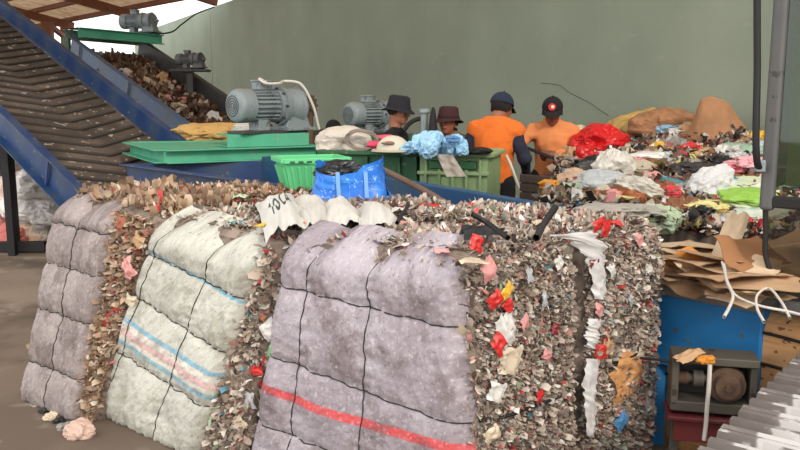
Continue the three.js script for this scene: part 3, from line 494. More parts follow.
// ---------------------------------------------------------------- things on and about the sorting line
const YAW = Math.atan2(-BX.z, BX.x);
{ // green waste containers in line behind the belt
  const bin = (label, px0, px1, py, d0, d1, mat, ribs) => {
    const o = thing('waste_container', label, 'container', 'green containers on the sorting line'), a = P(px0, py, d0), b = P(px1, py + 2, d1), y = (a.y + b.y) / 2; a.y = b.y = y;
    const x = b.clone().sub(a), L = x.length(); x.normalize(); const z = x.clone().cross(YUP).normalize(), w = .62, h = .52, B = new THREE.Matrix4().makeBasis(x, YUP, z).setPosition(a), put = (n, g, m = mat, par = o) => part(n, g.applyMatrix4(B), m, par);   // z points to the camera
    if (z.z < 0) throw new Error('container side');
    const wall = (g) => g;
    put('front_wall', rbox(L, h, .02, .006).translate(L / 2, -h / 2, 0)); put('back_wall', rbox(L, h, .02, .006).translate(L / 2, -h / 2, -w)); put('end_wall', rbox(.02, h, w, .006).translate(.01, -h / 2, -w / 2)); put('end_wall', rbox(.02, h, w, .006).translate(L - .01, -h / 2, -w / 2)); put('bottom', rbox(L, .02, w, .006).translate(L / 2, -h, -w / 2));
    put('rim', merge([rbox(L + .06, .035, .05, .01).translate(L / 2, 0, .02), rbox(L + .06, .035, .05, .01).translate(L / 2, 0, -w - .02), rbox(.05, .035, w, .01).translate(-.02, 0, -w / 2), rbox(.05, .035, w, .01).translate(L + .02, 0, -w / 2)]));
    for (let k = 0; k < ribs; k++) put('rib', rbox(.025, h * .8, .035, .008).translate(L * (k + .5) / ribs, -h * .45, .025));
    if (ribs > 3) { put('lower_rim', rbox(L + .03, .03, .045, .008).translate(L / 2, -.14, .02)); for (const k of [.28, .72]) put('handle', rbox(.14, .07, .04, .012).translate(L * k, -.075, .03), greenDark); }
    for (const k of [.1, .9]) put('leg', rbox(.06, y - h, .06, .006).translate(L * k, -h - (y - h) / 2, -w / 2));
    return settle(o);
  };
  bin('dark green waste container holding the white sack and cable coil', 322, 417, 152, 6.6, 6.3, greenDark, 3);
  bin('faded pale green waste container heaped with light blue plastic', 420, 488, 154, 6.3, 6.15, greenPale, 5);
}
const place = (name, label, cat, geo, m, at, s, rot = [0, 0, 0], group) => { const o = shade(new THREE.Mesh(geo, m)); o.name = numbered(name); o.userData = { label, category: cat }; if (group) o.userData.group = group; o.position.copy(at); o.scale.set(...s); o.rotation.set(...rot); scene.add(o); return o; };
place('white_sack', 'bundled off-white sack under a coil of cable on the container', 'sack', crumpled(21, .8, .2), std({ color: 0xcfc6ba, roughness: .8 }), P(346, 143, 6.85), [.25, .17, .2]);
{
  const c = P(362, 140, 6.55), pts = []; for (let k = 0; k < 60; k++) { const a = k / 60 * Math.PI * 2 * 4, s = 1 + .12 * Math.sin(k * .7); pts.push(V(c.x + .12 * s * Math.cos(a) + .03 * Math.sin(a), c.y + .07 * s * Math.sin(a) - .03 * Math.cos(a), c.z + .02 * Math.sin(k * .21))); }
  solo('cable_coil', tube(pts, .008, 240, 5), std({ color: 0x8d8377, roughness: .7 }), 'loose coil of grey-brown cable resting on the white sack', 'cable');
}
{ // white and pink helmet-like cap
  const o = thing('sun_cap', 'off-white cap with a pink edge lying on the container rim', 'cap'), c = P(393, 150, 6.3), g = new THREE.SphereGeometry(.12, 20, 10, 0, Math.PI * 2, 0, Math.PI / 2).scale(1.1, .95, 1).translate(c.x, c.y, c.z);
  part('crown', g, std({ color: 0xcfc9b8, roughness: .8 }), o); part('brim', new THREE.CylinderGeometry(.16, .175, .015, 24).translate(c.x, c.y, c.z), std({ color: 0xb9ae98, roughness: .8 }), o); part('badge_patch', crumpled(5, .5, .2, 2).scale(.05, .03, .02).translate(c.x - .03, c.y + .06, c.z + .11), std({ color: 0x8b6f5a }), o); settle(o);
  place('pink_rag', 'bright pink rag beside the off-white cap', 'rag', crumpled(22, .5, .35, 3), film(220, 70, 104, .6), P(377, 145, 6.4), [.07, .05, .06]);
  place('pink_rag', 'small pink rag behind the off-white cap, below the man in black', 'rag', crumpled(23, .5, .35, 3), film(226, 96, 120, .6), P(383, 137, 6.6), [.08, .035, .05]);
}
{
  const lb = film(158, 202, 232, .35), pts = [[411, 145, .07], [421, 142, .08], [430, 144, .09], [440, 142, .09], [451, 145, .09], [462, 145, .07], [425, 135, .05], [434, 133, .055], [456, 138, .05], [445, 149, .07]];
  pts.forEach(([x, y, s], k) => place('blue_plastic', 'crumpled light blue plastic film heaped on the pale green container', 'plastic film', crumpled(30 + k, .7, .5), lb, P(x, y + 3, 6.2 - .08 * (k % 3)), [s, s * .95, s * .8], [k, k * 2, .3 * k], 'light blue films on the container'));
  place('blue_plastic', 'pale blue printed film with a darker blue ring on the heap', 'plastic film', crumpled(41, .6, .4), film(96, 140, 190, .4), P(453, 139, 6.0), [.06, .04, .04]);
  const rag = std({ color: 0xa59c92, roughness: .9 });
  const q0 = P(444, 154, 6.05), q1 = P(456, 176, 6.0);
  solo('grey_rag', grid(10, 16, (u, v) => { const c = q0.clone().lerp(q1, v); return V(c.x + (u - .5) * (.12 + .03 * v), c.y, c.z + .05 + .02 * Math.sin(u * 9 + v * 2) + .012 * noise3(u * 4, v * 5, 2)); }), rag, 'grey rag hanging over the front of the pale green container', 'rag');
  place('black_rag', 'black rag on the end of the pale green container, beside the orange vest', 'rag', crumpled(44, .5, .35, 3), black, P(480, 151, 6.1), [.1, .05, .08]);
}
solo('black_hose', tube([P(404, 130, 7.2), P(410, 123, 7.2), P(418, 119, 7.2), P(424, 119, 7.2)], .02, 24, 8), rubber, 'curved black hose between the two men in bucket hats', 'hose');
solo('hose_fitting', new THREE.LatheGeometry([[0, -.5], [.035, -.5], [.035, .06], [.05, .06], [.05, .1], [0, .1]].map(([a, b]) => new THREE.Vector2(a, b)), 14).translate(...P(424, 120, 7.2).toArray()), steelGrey, 'grey upright pipe that the curved black hose ends in', 'pipe');
solo('folded_umbrella', new THREE.LatheGeometry([[.008, .2], [.02, .17], [.04, .02], [.05, -.15], [.045, -.6], [0, -.6]].map(([a, b]) => new THREE.Vector2(a, b)), 9).translate(...P(433, 130, 7.1).toArray()), std({ color: 0x131417, roughness: .7 }), 'narrow black folded cloth standing beside the man in the maroon hat', 'cloth');
solo('brown_pipe', tube([P(377, 167, 5.75), P(400, 178, 5.4), P(428, 193, 5.0), P(452, 208, 4.7)], .022, 30, 8), painted([110, 84, 72], [70, 56, 50], .1, 161, .6), 'brown pipe slanting down in front of the blue conveyor side', 'pipe');
{ // green crate, blue bag, black bag
  const o = thing('green_basket', 'bright green plastic basket with a lattice rim behind the bales', 'basket'), c = P(302, 160, 4.75), gm = std({ color: 0x66c98a, roughness: .45 });
  const ring = (y, w, d) => [V(-w, y, -d), V(w, y, -d), V(w, y, d), V(-w, y, d)], B = new THREE.Matrix4().makeRotationY(.35).setPosition(c.x + .04, c.y, c.z - .1);
  const wl = (i) => grid(10, 6, (u, v) => { const A = ring(-.19, .15, .11), C = ring(0, .19, .15); return A[i].clone().lerp(A[(i + 1) % 4], u).lerp(C[i].clone().lerp(C[(i + 1) % 4], u), v).add(V(0, -.02 * Math.sin(Math.PI * u) * v, 0)); });
  for (let i = 0; i < 4; i++) { part('basket_wall', wl(i).applyMatrix4(B), gm, o); const A = ring(.0, .198, .158); part('rim', beam(A[i], A[(i + 1) % 4], .03, .03).applyMatrix4(B), gm, o); for (let k = 1; k < 9; k++) { const C = ring(-.035, .19, .15), E = ring(-.17, .156, .118), s = k / 9; part('rib', beam(E[i].clone().lerp(E[(i + 1) % 4], s), C[i].clone().lerp(C[(i + 1) % 4], s), .012, .02, V(1, .2, 0)).applyMatrix4(B), gm, o); } }
  part('bottom', box(.3, .012, .22, 0, -.19, 0).applyMatrix4(B), gm, o);
  for (let k = 0; k < 7; k++) part('rim_slot', box(.03, .012, .006, -.15 + k * .05, -.005, .176).applyMatrix4(B), greenDark, o);
  settle(o);
  // blue woven bag: boxy, slumped, open top
  const bm = std({ roughness: .4, map: tex(256, 256, (u, v) => { const n = tileFbm(u, v, 5, 171), m = tileFbm(u, v, 14, 175, 4); let c = mix3([26, 98, 200], [44, 128, 226], clamp(.5 + n)); if (Math.abs(m) < .03) c = [150, 190, 236]; return c; }) });
  const bag = thing('blue_bag', 'shiny blue woven shopping bag stuffed with a black bag', 'bag'), q = P(352, 199, 4.35);
  const wall = grid(56, 16, (u, v) => { const a = u * Math.PI * 2, sq = 1 / Math.pow(Math.abs(Math.cos(a)) ** 5 + Math.abs(Math.sin(a)) ** 5, .2), fl = 1 - .14 * v, x = Math.cos(a) * sq * .215 * fl, z = Math.sin(a) * sq * .13 * (1 - .1 * v); const top = .185 + .035 * Math.sin(a * 2 + 1) + (x > .08 ? .03 : 0); return V(q.x + x + .02 * noise3(a * 2, v * 3, 5) - .03 * v * (x > 0 ? 1 : -.2), q.y - .01 + v * top + .008 * noise3(a * 3, v, 2), q.z + z + .022 * ridge(a * 1.4, v * 2.2, 7, 3)); });
  part('bag_body', boxUV(wall, .6), bm, bag); for (const px of [337, 365]) part('strap', grid(2, 10, (u, v) => P(px + u * 4 - v * 1.5, lerp(198, 172, v), 4.19 + .03 * v)), std({ color: 0x6f9ed0, roughness: .6 }), bag);
  settle(bag);
  place('black_bag', 'crumpled black plastic bag bulging out of the blue bag', 'bag', crumpled(52, .75, .42), std({ color: 0x1a1c22, roughness: .35 }), P(338, 172, 4.35), [.12, .075, .08]);
}
place('yellow_tarp', 'dull yellow cloth lying at the foot of the litter conveyor', 'cloth', crumpled(55, .35, .35), film(198, 160, 98, .9), P(216, 135, 9.2), [.42, .34, .3]);
place('pale_rag', 'pale rag beside the yellow cloth, by the motor seat', 'rag', crumpled(56, .6, .35), film(196, 192, 186, .8), P(247, 131, 8.8), [.14, .18, .12]);
{ // rusty sprocket and the dark knob by the large motor
  const o = thing('sprocket', 'rusty toothed sprocket at the output of the large motor', 'sprocket'), c = P(309, 106, 8.7), g = new THREE.Shape(); for (let k = 0; k < 48; k++) { const a = k / 48 * Math.PI * 2, r = k % 4 < 2 ? .125 : .1; g[k ? 'lineTo' : 'moveTo'](r * Math.cos(a), r * Math.sin(a)); }
  part('toothed_wheel', new THREE.ExtrudeGeometry(g, { depth: .03, bevelEnabled: false }).rotateY(Math.PI / 2 - .5).translate(c.x, c.y, c.z), rusty, o); part('hub', cyl(.06, .06, .12, 16).rotateZ(Math.PI / 2).rotateY(-.5).translate(c.x, c.y, c.z), rusty, o);
  const sp = c.clone(); sp.y = 0; part('stand', beam(sp, c, .08, .08, V(1, 0, 0)), rusty, o); settle(o);
}

// ---------------------------------------------------------------- people
// local frame: feet at y = 0, facing +z. pose: joints for the head and both arms (index 0 = the wearer's right, at -x)
const skinMat = std({ vertexColors: true, roughness: .6 });
function person(label, pose, clothes) {
  const o = thing('person', label, 'person', pose.group), sk = clothes.skin ?? L3(150, 98, 70), lean = pose.lean ?? 0;
  const bend = (x, y, z) => { const h = Math.max(0, y - .95); return V(x, y - h * lean * lean * .5, z + h * lean); };
  const pel = V(0, .93, 0), waist = bend(0, 1.08, 0), chest = bend(0, 1.23, .01), neck0 = bend(0, 1.42, -.01), sh = [bend(-.168, 1.315, 0), bend(.168, 1.315, 0)], nb = bend(0, 1.375, -.005), head = pose.head.clone(), neck1 = neck0.clone().lerp(head, .55);
  const hips = [V(-.09, .9, 0), V(.09, .9, 0)], knee = [V(-.11, .49, .02), V(.11, .49, .02)], ank = [V(-.12, .09, -.02), V(.12, .09, -.02)], toe = [V(-.14, .035, .13), V(.14, .035, .13)];
  const el = pose.elbow, ha = pose.hand;
  const bodyCones = (g) => { const c = [[pel, waist, .13 + g, .12 + g, .78, .05], [waist, chest, .12 + g, .145 + g, .75, .06], [chest, nb, .138 + g, .045 + g, .72, .05], [nb, sh[0], .04 + g, .056 + g, .95, .05], [nb, sh[1], .04 + g, .056 + g, .95, .05]]; return c; };
  const armCones = (g, cut) => [0, 1].flatMap((i) => [[sh[i], el[i], .052 + g, .043 + g, 1, .03], [el[i], ha[i], .041 + g, .029 + g, 1, .025, cut]]);
  const legCones = (g) => [0, 1].flatMap((i) => [[hips[i], knee[i], .082 + g, .056 + g, 1, .03], [knee[i], ank[i], .054 + g, .036 + g, 1, .03]]);
  const feet = [0, 1].map((i) => [ank[i].clone().setY(.05), toe[i], .042, .034, 1, .03]);
  const B = new THREE.Box3(); [...sh, ...el, ...ha, ...toe, pel, head].forEach((p) => B.expandByPoint(p)); B.min.subScalar(.26); B.max.addScalar(.26); B.min.y = -.05;
  const S = (c) => () => c;
  // skin: trunk and limbs on a coarse grid, head and hands on fine grids, one geometry
  const gs = [sdfMesh(field([...bodyCones(-.012), [neck0, neck1, .052, .048, 1, .03], ...armCones(-.006), ...legCones(-.01), ...feet]), B.min, B.max, .016, S(sk))];
  const hq = new THREE.Quaternion().setFromEuler(new THREE.Euler(pose.tilt ?? 0, pose.turn ?? 0, pose.roll ?? 0, 'YXZ')), inv = hq.clone().invert(), t = V();
  const hf = (x, y, z) => {
    t.set(x - head.x, y - head.y, z - head.z).applyQuaternion(inv); const { x: X, y: Y, z: Z } = t;
    const el3 = (cx, cy, cz, a, b, c) => { const u = (X - cx) / a, v = (Y - cy) / b, w = (Z - cz) / c, k = Math.sqrt(u * u + v * v + w * w); return (k - 1) * Math.min(a, b, c); };
    let d = el3(0, .035, -.01, .076, .088, .095); d = smin(d, el3(0, -.045, .025, .058, .065, .062), .04);
    for (const s of [-1, 1]) { d = smin(d, el3(s * .074, 0, -.012, .01, .03, .018), .012); d = smin(d, el3(s * .036, -.012, .068, .022, .016, .016), .02); d = -smin(-d, el3(s * .031, .012, .094, .018, .01, .016), .012); }
    d = smin(d, el3(0, .032, .076, .046, .01, .014), .018);
    d = smin(d, Math.max(el3(0, -.008, .088, .013, .034, .022), -.5), .014); d = smin(d, el3(0, -.02, .1, .016, .011, .013), .01);
    d = smin(d, el3(0, -.056, .082, .024, .01, .012), .01); d = smin(d, el3(0, -.09, .062, .026, .018, .018), .02);
    return smin(d, .05 - 10 * 0 + Math.hypot(X, Math.max(0, Y + .08) * 0 + Math.max(0, -Y - .2) + Math.max(0, Y + .06), Z + .02) - .05 - .048 + .0, .03);
  };
  const hc = (x, y, z) => { t.set(x - head.x, y - head.y, z - head.z).applyQuaternion(inv); const { x: X, y: Y, z: Z } = t; if (Z > .05) { for (const s of [-1, 1]) { if (Math.hypot((X - s * .031) / .016, (Y - .012) / .006) < 1) return L3(40, 30, 28); if (Math.hypot((X - s * .034) / .022, (Y - .034) / .005) < 1) return L3(36, 26, 22); } if (Math.abs(X) < .025 && Math.abs(Y + .056) < .005) return pose.smile ? L3(226, 214, 200) : L3(120, 62, 54); if (Math.hypot(X / .03, (Y + .056) / .013) < 1) return L3(138, 78, 64); } return sk; };
  const hl = head.clone().subScalar(.16), hh = head.clone().addScalar(.15); gs.push(sdfMesh(hf, hl, hh, .0065, hc));
  for (const i of [0, 1]) {
    const dir = (pose.handDir?.[i] ?? ha[i].clone().sub(el[i])).clone().normalize(), pn = (pose.palm?.[i] ?? V(i ? -1 : 1, 0, 0)).clone(), side = dir.clone().cross(pn).normalize().multiplyScalar(i ? -1 : 1); pn.crossVectors(side, dir).normalize().multiplyScalar(1); if (pn.dot(pose.palm?.[i] ?? V(i ? -1 : 1, 0, 0)) < 0) pn.negate();
    const w = ha[i], at = (a, b, c) => w.clone().addScaledVector(dir, a).addScaledVector(side, b).addScaledVector(pn, c), cu = pose.curl?.[i] ?? .4;
    const c = [[at(-.03, 0, 0), at(.02, 0, 0), .026, .026, 1, .02], [at(.02, .018, 0), at(.085, .026, 0), .02, .016, 1, .02], [at(.02, -.018, 0), at(.08, -.028, 0), .02, .015, 1, .02], [at(.03, 0, 0), at(.085, 0, 0), .02, .016, 1, .02]];
    [[.03, .034], [.011, .04], [-.01, .037], [-.029, .028]].forEach(([b, l], k) => { let p = at(.082, b, 0), a = cu * .8; for (let s = 0; s < 3; s++) { const q = p.clone().addScaledVector(dir, Math.cos(a) * l * (1 - .2 * s)).addScaledVector(pn, Math.sin(a) * l * (1 - .2 * s)); c.push([p, q, .0092 - .001 * s, .0085 - .001 * s, 1, .004]); p = q; a += cu * 1.1; } });
    let p = at(.02, .03, .005), q = at(.05, .055, .018 + .02 * cu), e = at(.078, .058 - .02 * cu, .03 + .035 * cu); c.push([p, q, .013, .011, 1, .008], [q, e, .0105, .009, 1, .004]);
    gs.push(sdfMesh(field(c), w.clone().subScalar(.16), w.clone().addScalar(.16), .0055, S(sk)));
  }
  part('body', mergeGeometries(gs), skinMat, o);
  // clothes
  const wr = (f, a) => (x, y, z) => f(x, y, z) + a * (fbm(x * 14 + pose.seed, y * 10, z * 14, 3) + .5 * ridge(x * 9 + y * 6, y * 11 + pose.seed, z * 9, 2) - .15);
  const shirtF = wr(field([...bodyCones(.012), [pel, V(0, .86, 0), .15, .155, .82, .04, 1], ...armCones(.012, 1)]), .022);
  part('shirt', sdfMesh((x, y, z) => Math.max(shirtF(x, y, z), y - neck0.y - .012, .85 - y), B.min, B.max, .0135), clothes.shirt, o, clothes.shirtLabel);
  const pantF = wr(field([[pel, V(0, .98, 0), .135, .132, .8, .04], ...legCones(.014)]), .012); part('trousers', sdfMesh((x, y, z) => Math.max(pantF(x, y, z), .08 - y, y - 1.0), B.min, B.max, .016), clothes.trousers, o);
  part('shoes', sdfMesh((x, y, z) => Math.max(field(feet.map(([a, b, r, s]) => [a, b, r + .012, s + .012, 1, .03]))(x, y, z), -y), V(-.3, -.02, -.2), V(.3, .16, .25), .014), black, o);
  if (clothes.vest) { const vf = wr(field([...bodyCones(.026), [pel, V(0, .9, 0), .158, .165, .84, .04, 1]]), .022); part('vest', sdfMesh((x, y, z) => Math.max(vf(x, y, z), y - neck0.y - .015, .9 - y), B.min, B.max, .0125), clothes.vest, o, 'bright orange sleeveless vest'); }
  if (clothes.collar) part('collar', new THREE.TorusGeometry(.062, .016, 8, 24).rotateX(Math.PI / 2 - .25).translate(neck0.x, neck0.y + .02, neck0.z + .01), clothes.collar, o);
  // hair behind and below the hat, then the hat itself
  const H = new THREE.Matrix4().makeRotationFromQuaternion(hq).setPosition(head), hair = part('hair', sdfMesh((x, y, z) => { t.set(x - head.x, y - head.y, z - head.z).applyQuaternion(inv); return Math.max(hf(x, y, z) - .006 - .002 * noise3(x * 90, y * 90, z * 90), .012 - Math.abs(t.z - .2) * 0 + (t.z - .028), -.035 - t.y + Math.max(0, t.z + .03) * .6, t.y - .06); }, hl, hh, .008), std({ color: 0x1b1512, roughness: .9 }), o);
  const hat = new THREE.Group(); hat.name = 'hat'; hat.applyMatrix4(H); o.add(hat);
  if (clothes.hat === 'bucket') {
    part('crown', new THREE.LatheGeometry([[0, .145], [.06, .143], [.084, .13], [.094, .06], [.1, .03]].map(([a, b]) => new THREE.Vector2(a, b)), 32).scale(1, 1, 1.12), clothes.hatMat, hat);
    part('brim', grid(48, 5, (u, v) => { const a = u * Math.PI * 2, r = .1 + .036 * v; return V(Math.cos(a) * r, .032 - .028 * v + .012 * Math.sin(a * 2 + 1) * v, Math.sin(a) * r * 1.12); }), clothes.hatMat, hat); part('hat_band', new THREE.CylinderGeometry(.0975, .1015, .022, 32, 1, true).scale(1, 1, 1.12).translate(0, .043, 0), clothes.bandMat ?? clothes.hatMat, hat);
  } else {
    part('crown', new THREE.SphereGeometry(.098, 28, 14, 0, Math.PI * 2, 0, Math.PI * .5).scale(.95, 1.02, 1.13).translate(0, .036, -.006), clothes.hatMat, hat);
    part('bill', grid(20, 8, (u, v) => { const a = lerp(-1.15, 1.15, u), r = 1 + .75 * v * Math.cos(a * 1.1); return V(Math.sin(a) * .095 * (1 + .06 * v), .04 - .025 * v - .025 * Math.sin(a) ** 2, Math.cos(a) * .108 * r - .002); }), clothes.billMat ?? clothes.hatMat, hat); part('button', new THREE.SphereGeometry(.01, 8, 6).translate(0, .138, -.006), clothes.hatMat, hat);
    if (clothes.emblem) { const bd = (r, z, m, n) => part(n, new THREE.CylinderGeometry(r, r, .004, 24).rotateX(Math.PI / 2 - .45).translate(-.002, .078, z), m, hat); bd(.032, .1, film(196, 40, 40, .7), 'emblem'); part('emblem_star', new THREE.CircleGeometry(.016, 5).rotateX(-.45).translate(.004, .08, .1035), film(228, 214, 200, .7), hat); }
  }
  o.position.copy(pose.at); o.rotation.y = pose.face; if (pose.size) o.scale.setScalar(pose.size); return o;
}
const cloth = (r, g, b, seed) => std({ roughness: .95, color: new THREE.Color().setRGB(r / 255, g / 255, b / 255, THREE.SRGBColorSpace) });
const darkTrousers = cloth(26, 26, 30), feetAt = (px, d) => { const p = P(px, 150, d); p.y = 0; return p; };
person('person in a black bucket hat and black shirt, turned in profile', { seed: 1, at: feetAt(394, 7.35), face: 1.25, head: V(0, 1.565, .04), tilt: .12, lean: .05, elbow: [V(-.23, 1.12, .04), V(.23, 1.12, .04)], hand: [V(-.16, 1.02, .26), V(.16, 1.02, .26)], size: 1.02 }, { shirt: cloth(22, 22, 25), trousers: darkTrousers, hat: 'bucket', hatMat: cloth(34, 34, 40), skin: L3(158, 104, 78) });
person('person in a maroon bucket hat looking across the blue plastic', { seed: 2, at: feetAt(451, 7.45), face: -.35, head: V(.0, 1.5, .09), tilt: -.04, turn: -.2, lean: .14, elbow: [V(-.28, 1.14, .1), V(.27, 1.12, .1)], hand: [V(-.2, 1.05, .34), V(.17, 1.03, .34)], size: 1.0 }, { shirt: cloth(120, 108, 84), trousers: darkTrousers, collar: cloth(24, 24, 26), hat: 'bucket', hatMat: cloth(62, 34, 36), bandMat: cloth(44, 24, 26), skin: L3(150, 92, 66) });
person('person seen from behind in a bright orange vest and navy cap', { seed: 3, at: feetAt(494, 7.05), face: Math.PI - .5, head: V(-.015, 1.49, .11), tilt: .3, turn: -.2, lean: .1, elbow: [V(-.24, 1.1, .04), V(.25, 1.1, .02)], hand: [V(-.2, .95, .24), V(.22, .93, .2)], size: 1.09 }, { shirt: cloth(38, 40, 58), trousers: cloth(20, 20, 24), vest: cloth(226, 112, 40), hat: 'cap', hatMat: cloth(36, 44, 66), billMat: cloth(26, 30, 44), skin: L3(150, 100, 76) });
person('person in an apricot sweatshirt and black cap with a red emblem, looking down', { seed: 4, at: feetAt(552, 7.7), face: -.15, head: V(-.01, 1.485, .1), tilt: .3, turn: -.05, lean: .08, elbow: [V(-.3, 1.2, .1), V(.27, 1.12, .08)], hand: [V(-.27, 1.2, .33), V(.0, 1.13, .3)], palm: [V(.2, -1, 0), V(0, -.6, -.6)], handDir: [V(-.2, -.2, .9), V(-.9, -.1, .2)], curl: [1.1, 1.2], size: 1.07 }, { shirt: cloth(222, 140, 86), trousers: cloth(36, 34, 36), hat: 'cap', hatMat: cloth(26, 25, 28), emblem: true, skin: L3(128, 80, 58) });
person('person bending low behind the white sack, only a black cap showing', { seed: 5, at: feetAt(322, 9.8), face: .4, head: V(.02, 1.34, .38), tilt: .75, turn: 0, lean: .55, elbow: [V(-.24, .98, .34), V(.24, .98, .34)], hand: [V(-.15, .85, .52), V(.15, .85, .52)], size: 1.0 }, { shirt: cloth(60, 52, 48), trousers: darkTrousers, hat: 'cap', hatMat: cloth(20, 20, 23), skin: L3(140, 92, 70) });
solo('rake_handle', beam(P(522, 146, 7.36), P(573, 166, 7.25), .03, .03), std({ color: 0x1d1a1a, roughness: .6 }), 'dark bar gripped by the person in the apricot sweatshirt', 'bar');
solo('white_strap', tube([P(506, 155, 6.68), P(511, 166, 6.66), P(516, 180, 6.66), P(521, 194, 6.68)], .014, 24, 6), film(214, 204, 190, .8), 'white cloth strip hanging beside the orange vest', 'strip');

// ---------------------------------------------------------------- the waste heap by the wall
const HP = [[540, 200, 5.6], [575, 201, 5.5], [610, 205, 5.2], [650, 222, 5.35], [690, 229, 5.3], [740, 236, 5.25], [780, 240, 5.2], [560, 189, 6.4], [600, 180, 6.2], [640, 185, 6.0], [690, 190, 6.1], [740, 190, 6.1], [790, 195, 6.0], [585, 166, 7.2], [610, 152, 7.4], [640, 150, 7.4], [680, 155, 7.0], [720, 158, 6.8], [770, 160, 6.6], [610, 142, 8.1], [640, 130, 8.2], [680, 135, 7.7], [720, 128, 7.4], [760, 138, 7.0], [800, 140, 6.6], [840, 150, 6.4]].map(([x, y, d]) => P(x, y, d));
function heapY(x, z) { let s = 0, w = 0; for (const p of HP) { const k = 1 / (((x - p.x) ** 2 + (z - p.z) ** 2) ** 1.6 + .004); s += k * p.y; w += k; } return s / w; }
const heapAt = (px, py) => { let lo = 3.8, hi = 10; for (let k = 0; k < 140; k++) { const d = lerp(lo, hi, k / 140), p = P(px, py, d); if (p.y < heapY(p.x, p.z)) { p.y = heapY(p.x, p.z); return p; } } const p = P(px, py, 7.4); return p; };
{
  const r = rng(99), fl = new Flakes(), quad = [P(538, 200, 5.4), P(860, 240, 5.2), P(900, 150, 6.2), P(568, 150, 8.9)];
  const mx = [[10, L3(112, 88, 70)], [8, L3(150, 128, 108)], [6, L3(72, 58, 50)], [6, L3(190, 178, 164)], [4, L3(222, 216, 208)], [1.6, L3(178, 52, 56)], [1.2, L3(204, 130, 130)], [1, L3(196, 190, 110)], [.8, L3(90, 130, 160)], [4, L3(44, 38, 38)], [.6, L3(140, 180, 110)]];
  const base = grid(70, 50, (u, v) => { const p = bil(quad, u, v); p.y = heapY(p.x, p.z) - .04 + .05 * fbm(p.x * 4, 1, p.z * 4, 4); const e = Math.min(u, 1 - u, v, 1 - v); if (e < .005) p.y = 0; return p; });
  const c = new Float32Array(base.attributes.position.count * 3); for (let i = 0; i < c.length; i += 3) c.set(pick(r, [[5, L3(82, 66, 54)], [3, L3(110, 92, 76)], [2, L3(60, 48, 42)]]), i); base.setAttribute('color', new THREE.BufferAttribute(c, 3)); base.deleteAttribute('uv');
  for (let k = 0; k < 24000; k++) { const p = bil(quad, r(), r()); p.y = heapY(p.x, p.z) - .02 + .05 * r(); const l = .035 + .08 * r() * r(); fl.add(p, V((r() - .5) * .8, 1, (r() - .3) * .9).normalize(), l, l * (.3 + .6 * r()), (r() - .35) * 3, pick(r, mx), r, .55 * r()); }
  const o = shade(new THREE.Mesh(mergeGeometries([base, fl.geometry()]), flakeMat)); o.name = 'waste_heap'; o.userData = { kind: 'stuff', label: 'loose heap of mixed brown and pale waste against the wall', category: 'waste' }; scene.add(o);
  // countable pieces lying on the heap
  const kinds = [['white', F.white, 12], ['cream', F.cream, 9], ['pink', F.pink, 7], ['red', F.red, 6], ['grey', F.grey, 9], ['black', F.black, 7], ['brown', F.brown, 9], ['tan', F.tan, 7], ['dark red', F.darkred, 4], ['pale green', F.paleGreen, 4], ['silver', F.silver, 6], ['yellow', F.yellow, 2], ['blue', F.blue, 3], ['teal', F.teal, 2]], tot = kinds.reduce((a, k) => a + k[2], 0);
  for (let k = 0; k < 290; k++) {
    let x = r() * tot, q = kinds[0]; for (const e of kinds) { x -= e[2]; if (x <= 0) { q = e; break; } }
    const p = bil(quad, .03 + .9 * r(), .03 + .92 * r()), flat = r() < .4, s = .04 + .065 * r() + .05 * r() ** 4; p.y = heapY(p.x, p.z) + .015;
    place('waste_scrap', `${flat ? 'crumpled flat' : 'balled-up'} ${q[0]} scrap lying on the waste heap`, 'scrap', flat ? SHEETS[k % 5] : BLOBS[k % 6], q[1], p, flat ? [s * 1.8, s * 1.6, s * 1.5] : [s, s * .8, s], [r() * .7 - .1, r() * 6, r() * .7 - .3], `${flat ? 'flat' : 'balled'} ${q[0]} scraps on the heap`);
  }
  const big = (name, label, cat, px, py, s, geo, m, rot = [0, 0, 0], dy = 0) => { const p = heapAt(px, py); p.y += dy + s[1] * .45; return place(name, label, cat, geo, m, p, s, rot); };
  big('red_bag', 'glossy red plastic bag slumped beside the person in apricot', 'bag', 600, 152, [.26, .18, .2], crumpled(61, .8, .3), film(206, 26, 30, .3), [0, .4, 0], .02); big('red_bag', 'smaller glossy red bag in front of the large red one', 'bag', 586, 165, [.11, .13, .1], crumpled(62, .9, .3), film(200, 24, 28, .3));
  big('black_bag', 'small black knotted bag below the red bags', 'bag', 595, 168, [.1, .08, .08], crumpled(63, .8, .4), film(28, 28, 32, .35)); big('dark_bag', 'dark grey translucent bag beside the black knotted bag', 'bag', 590, 179, [.15, .1, .12], crumpled(64, .8, .4), film(72, 70, 70, .35));
  big('clear_bag', 'fat pale grey plastic bag at the heap front', 'bag', 602, 192, [.22, .13, .16], crumpled(65, .75, .28), film(196, 200, 200, .3), [0, .3, 0]); big('white_bag', 'white plastic bag rising behind the pale grey bag', 'bag', 612, 180, [.15, .17, .12], crumpled(66, 1, .4), film(204, 200, 190, .4));
  big('white_film', 'long white plastic film trailing beside the brown bag', 'plastic film', 638, 197, [.2, .12, .14], crumpled(67, .7, .45), film(204, 198, 186, .4), [0, .6, -.3]); big('brown_bag', 'rounded brown wrinkled bag at the heap front', 'bag', 629, 204, [.14, .12, .12], crumpled(68, .85, .28), film(166, 98, 56, .5));
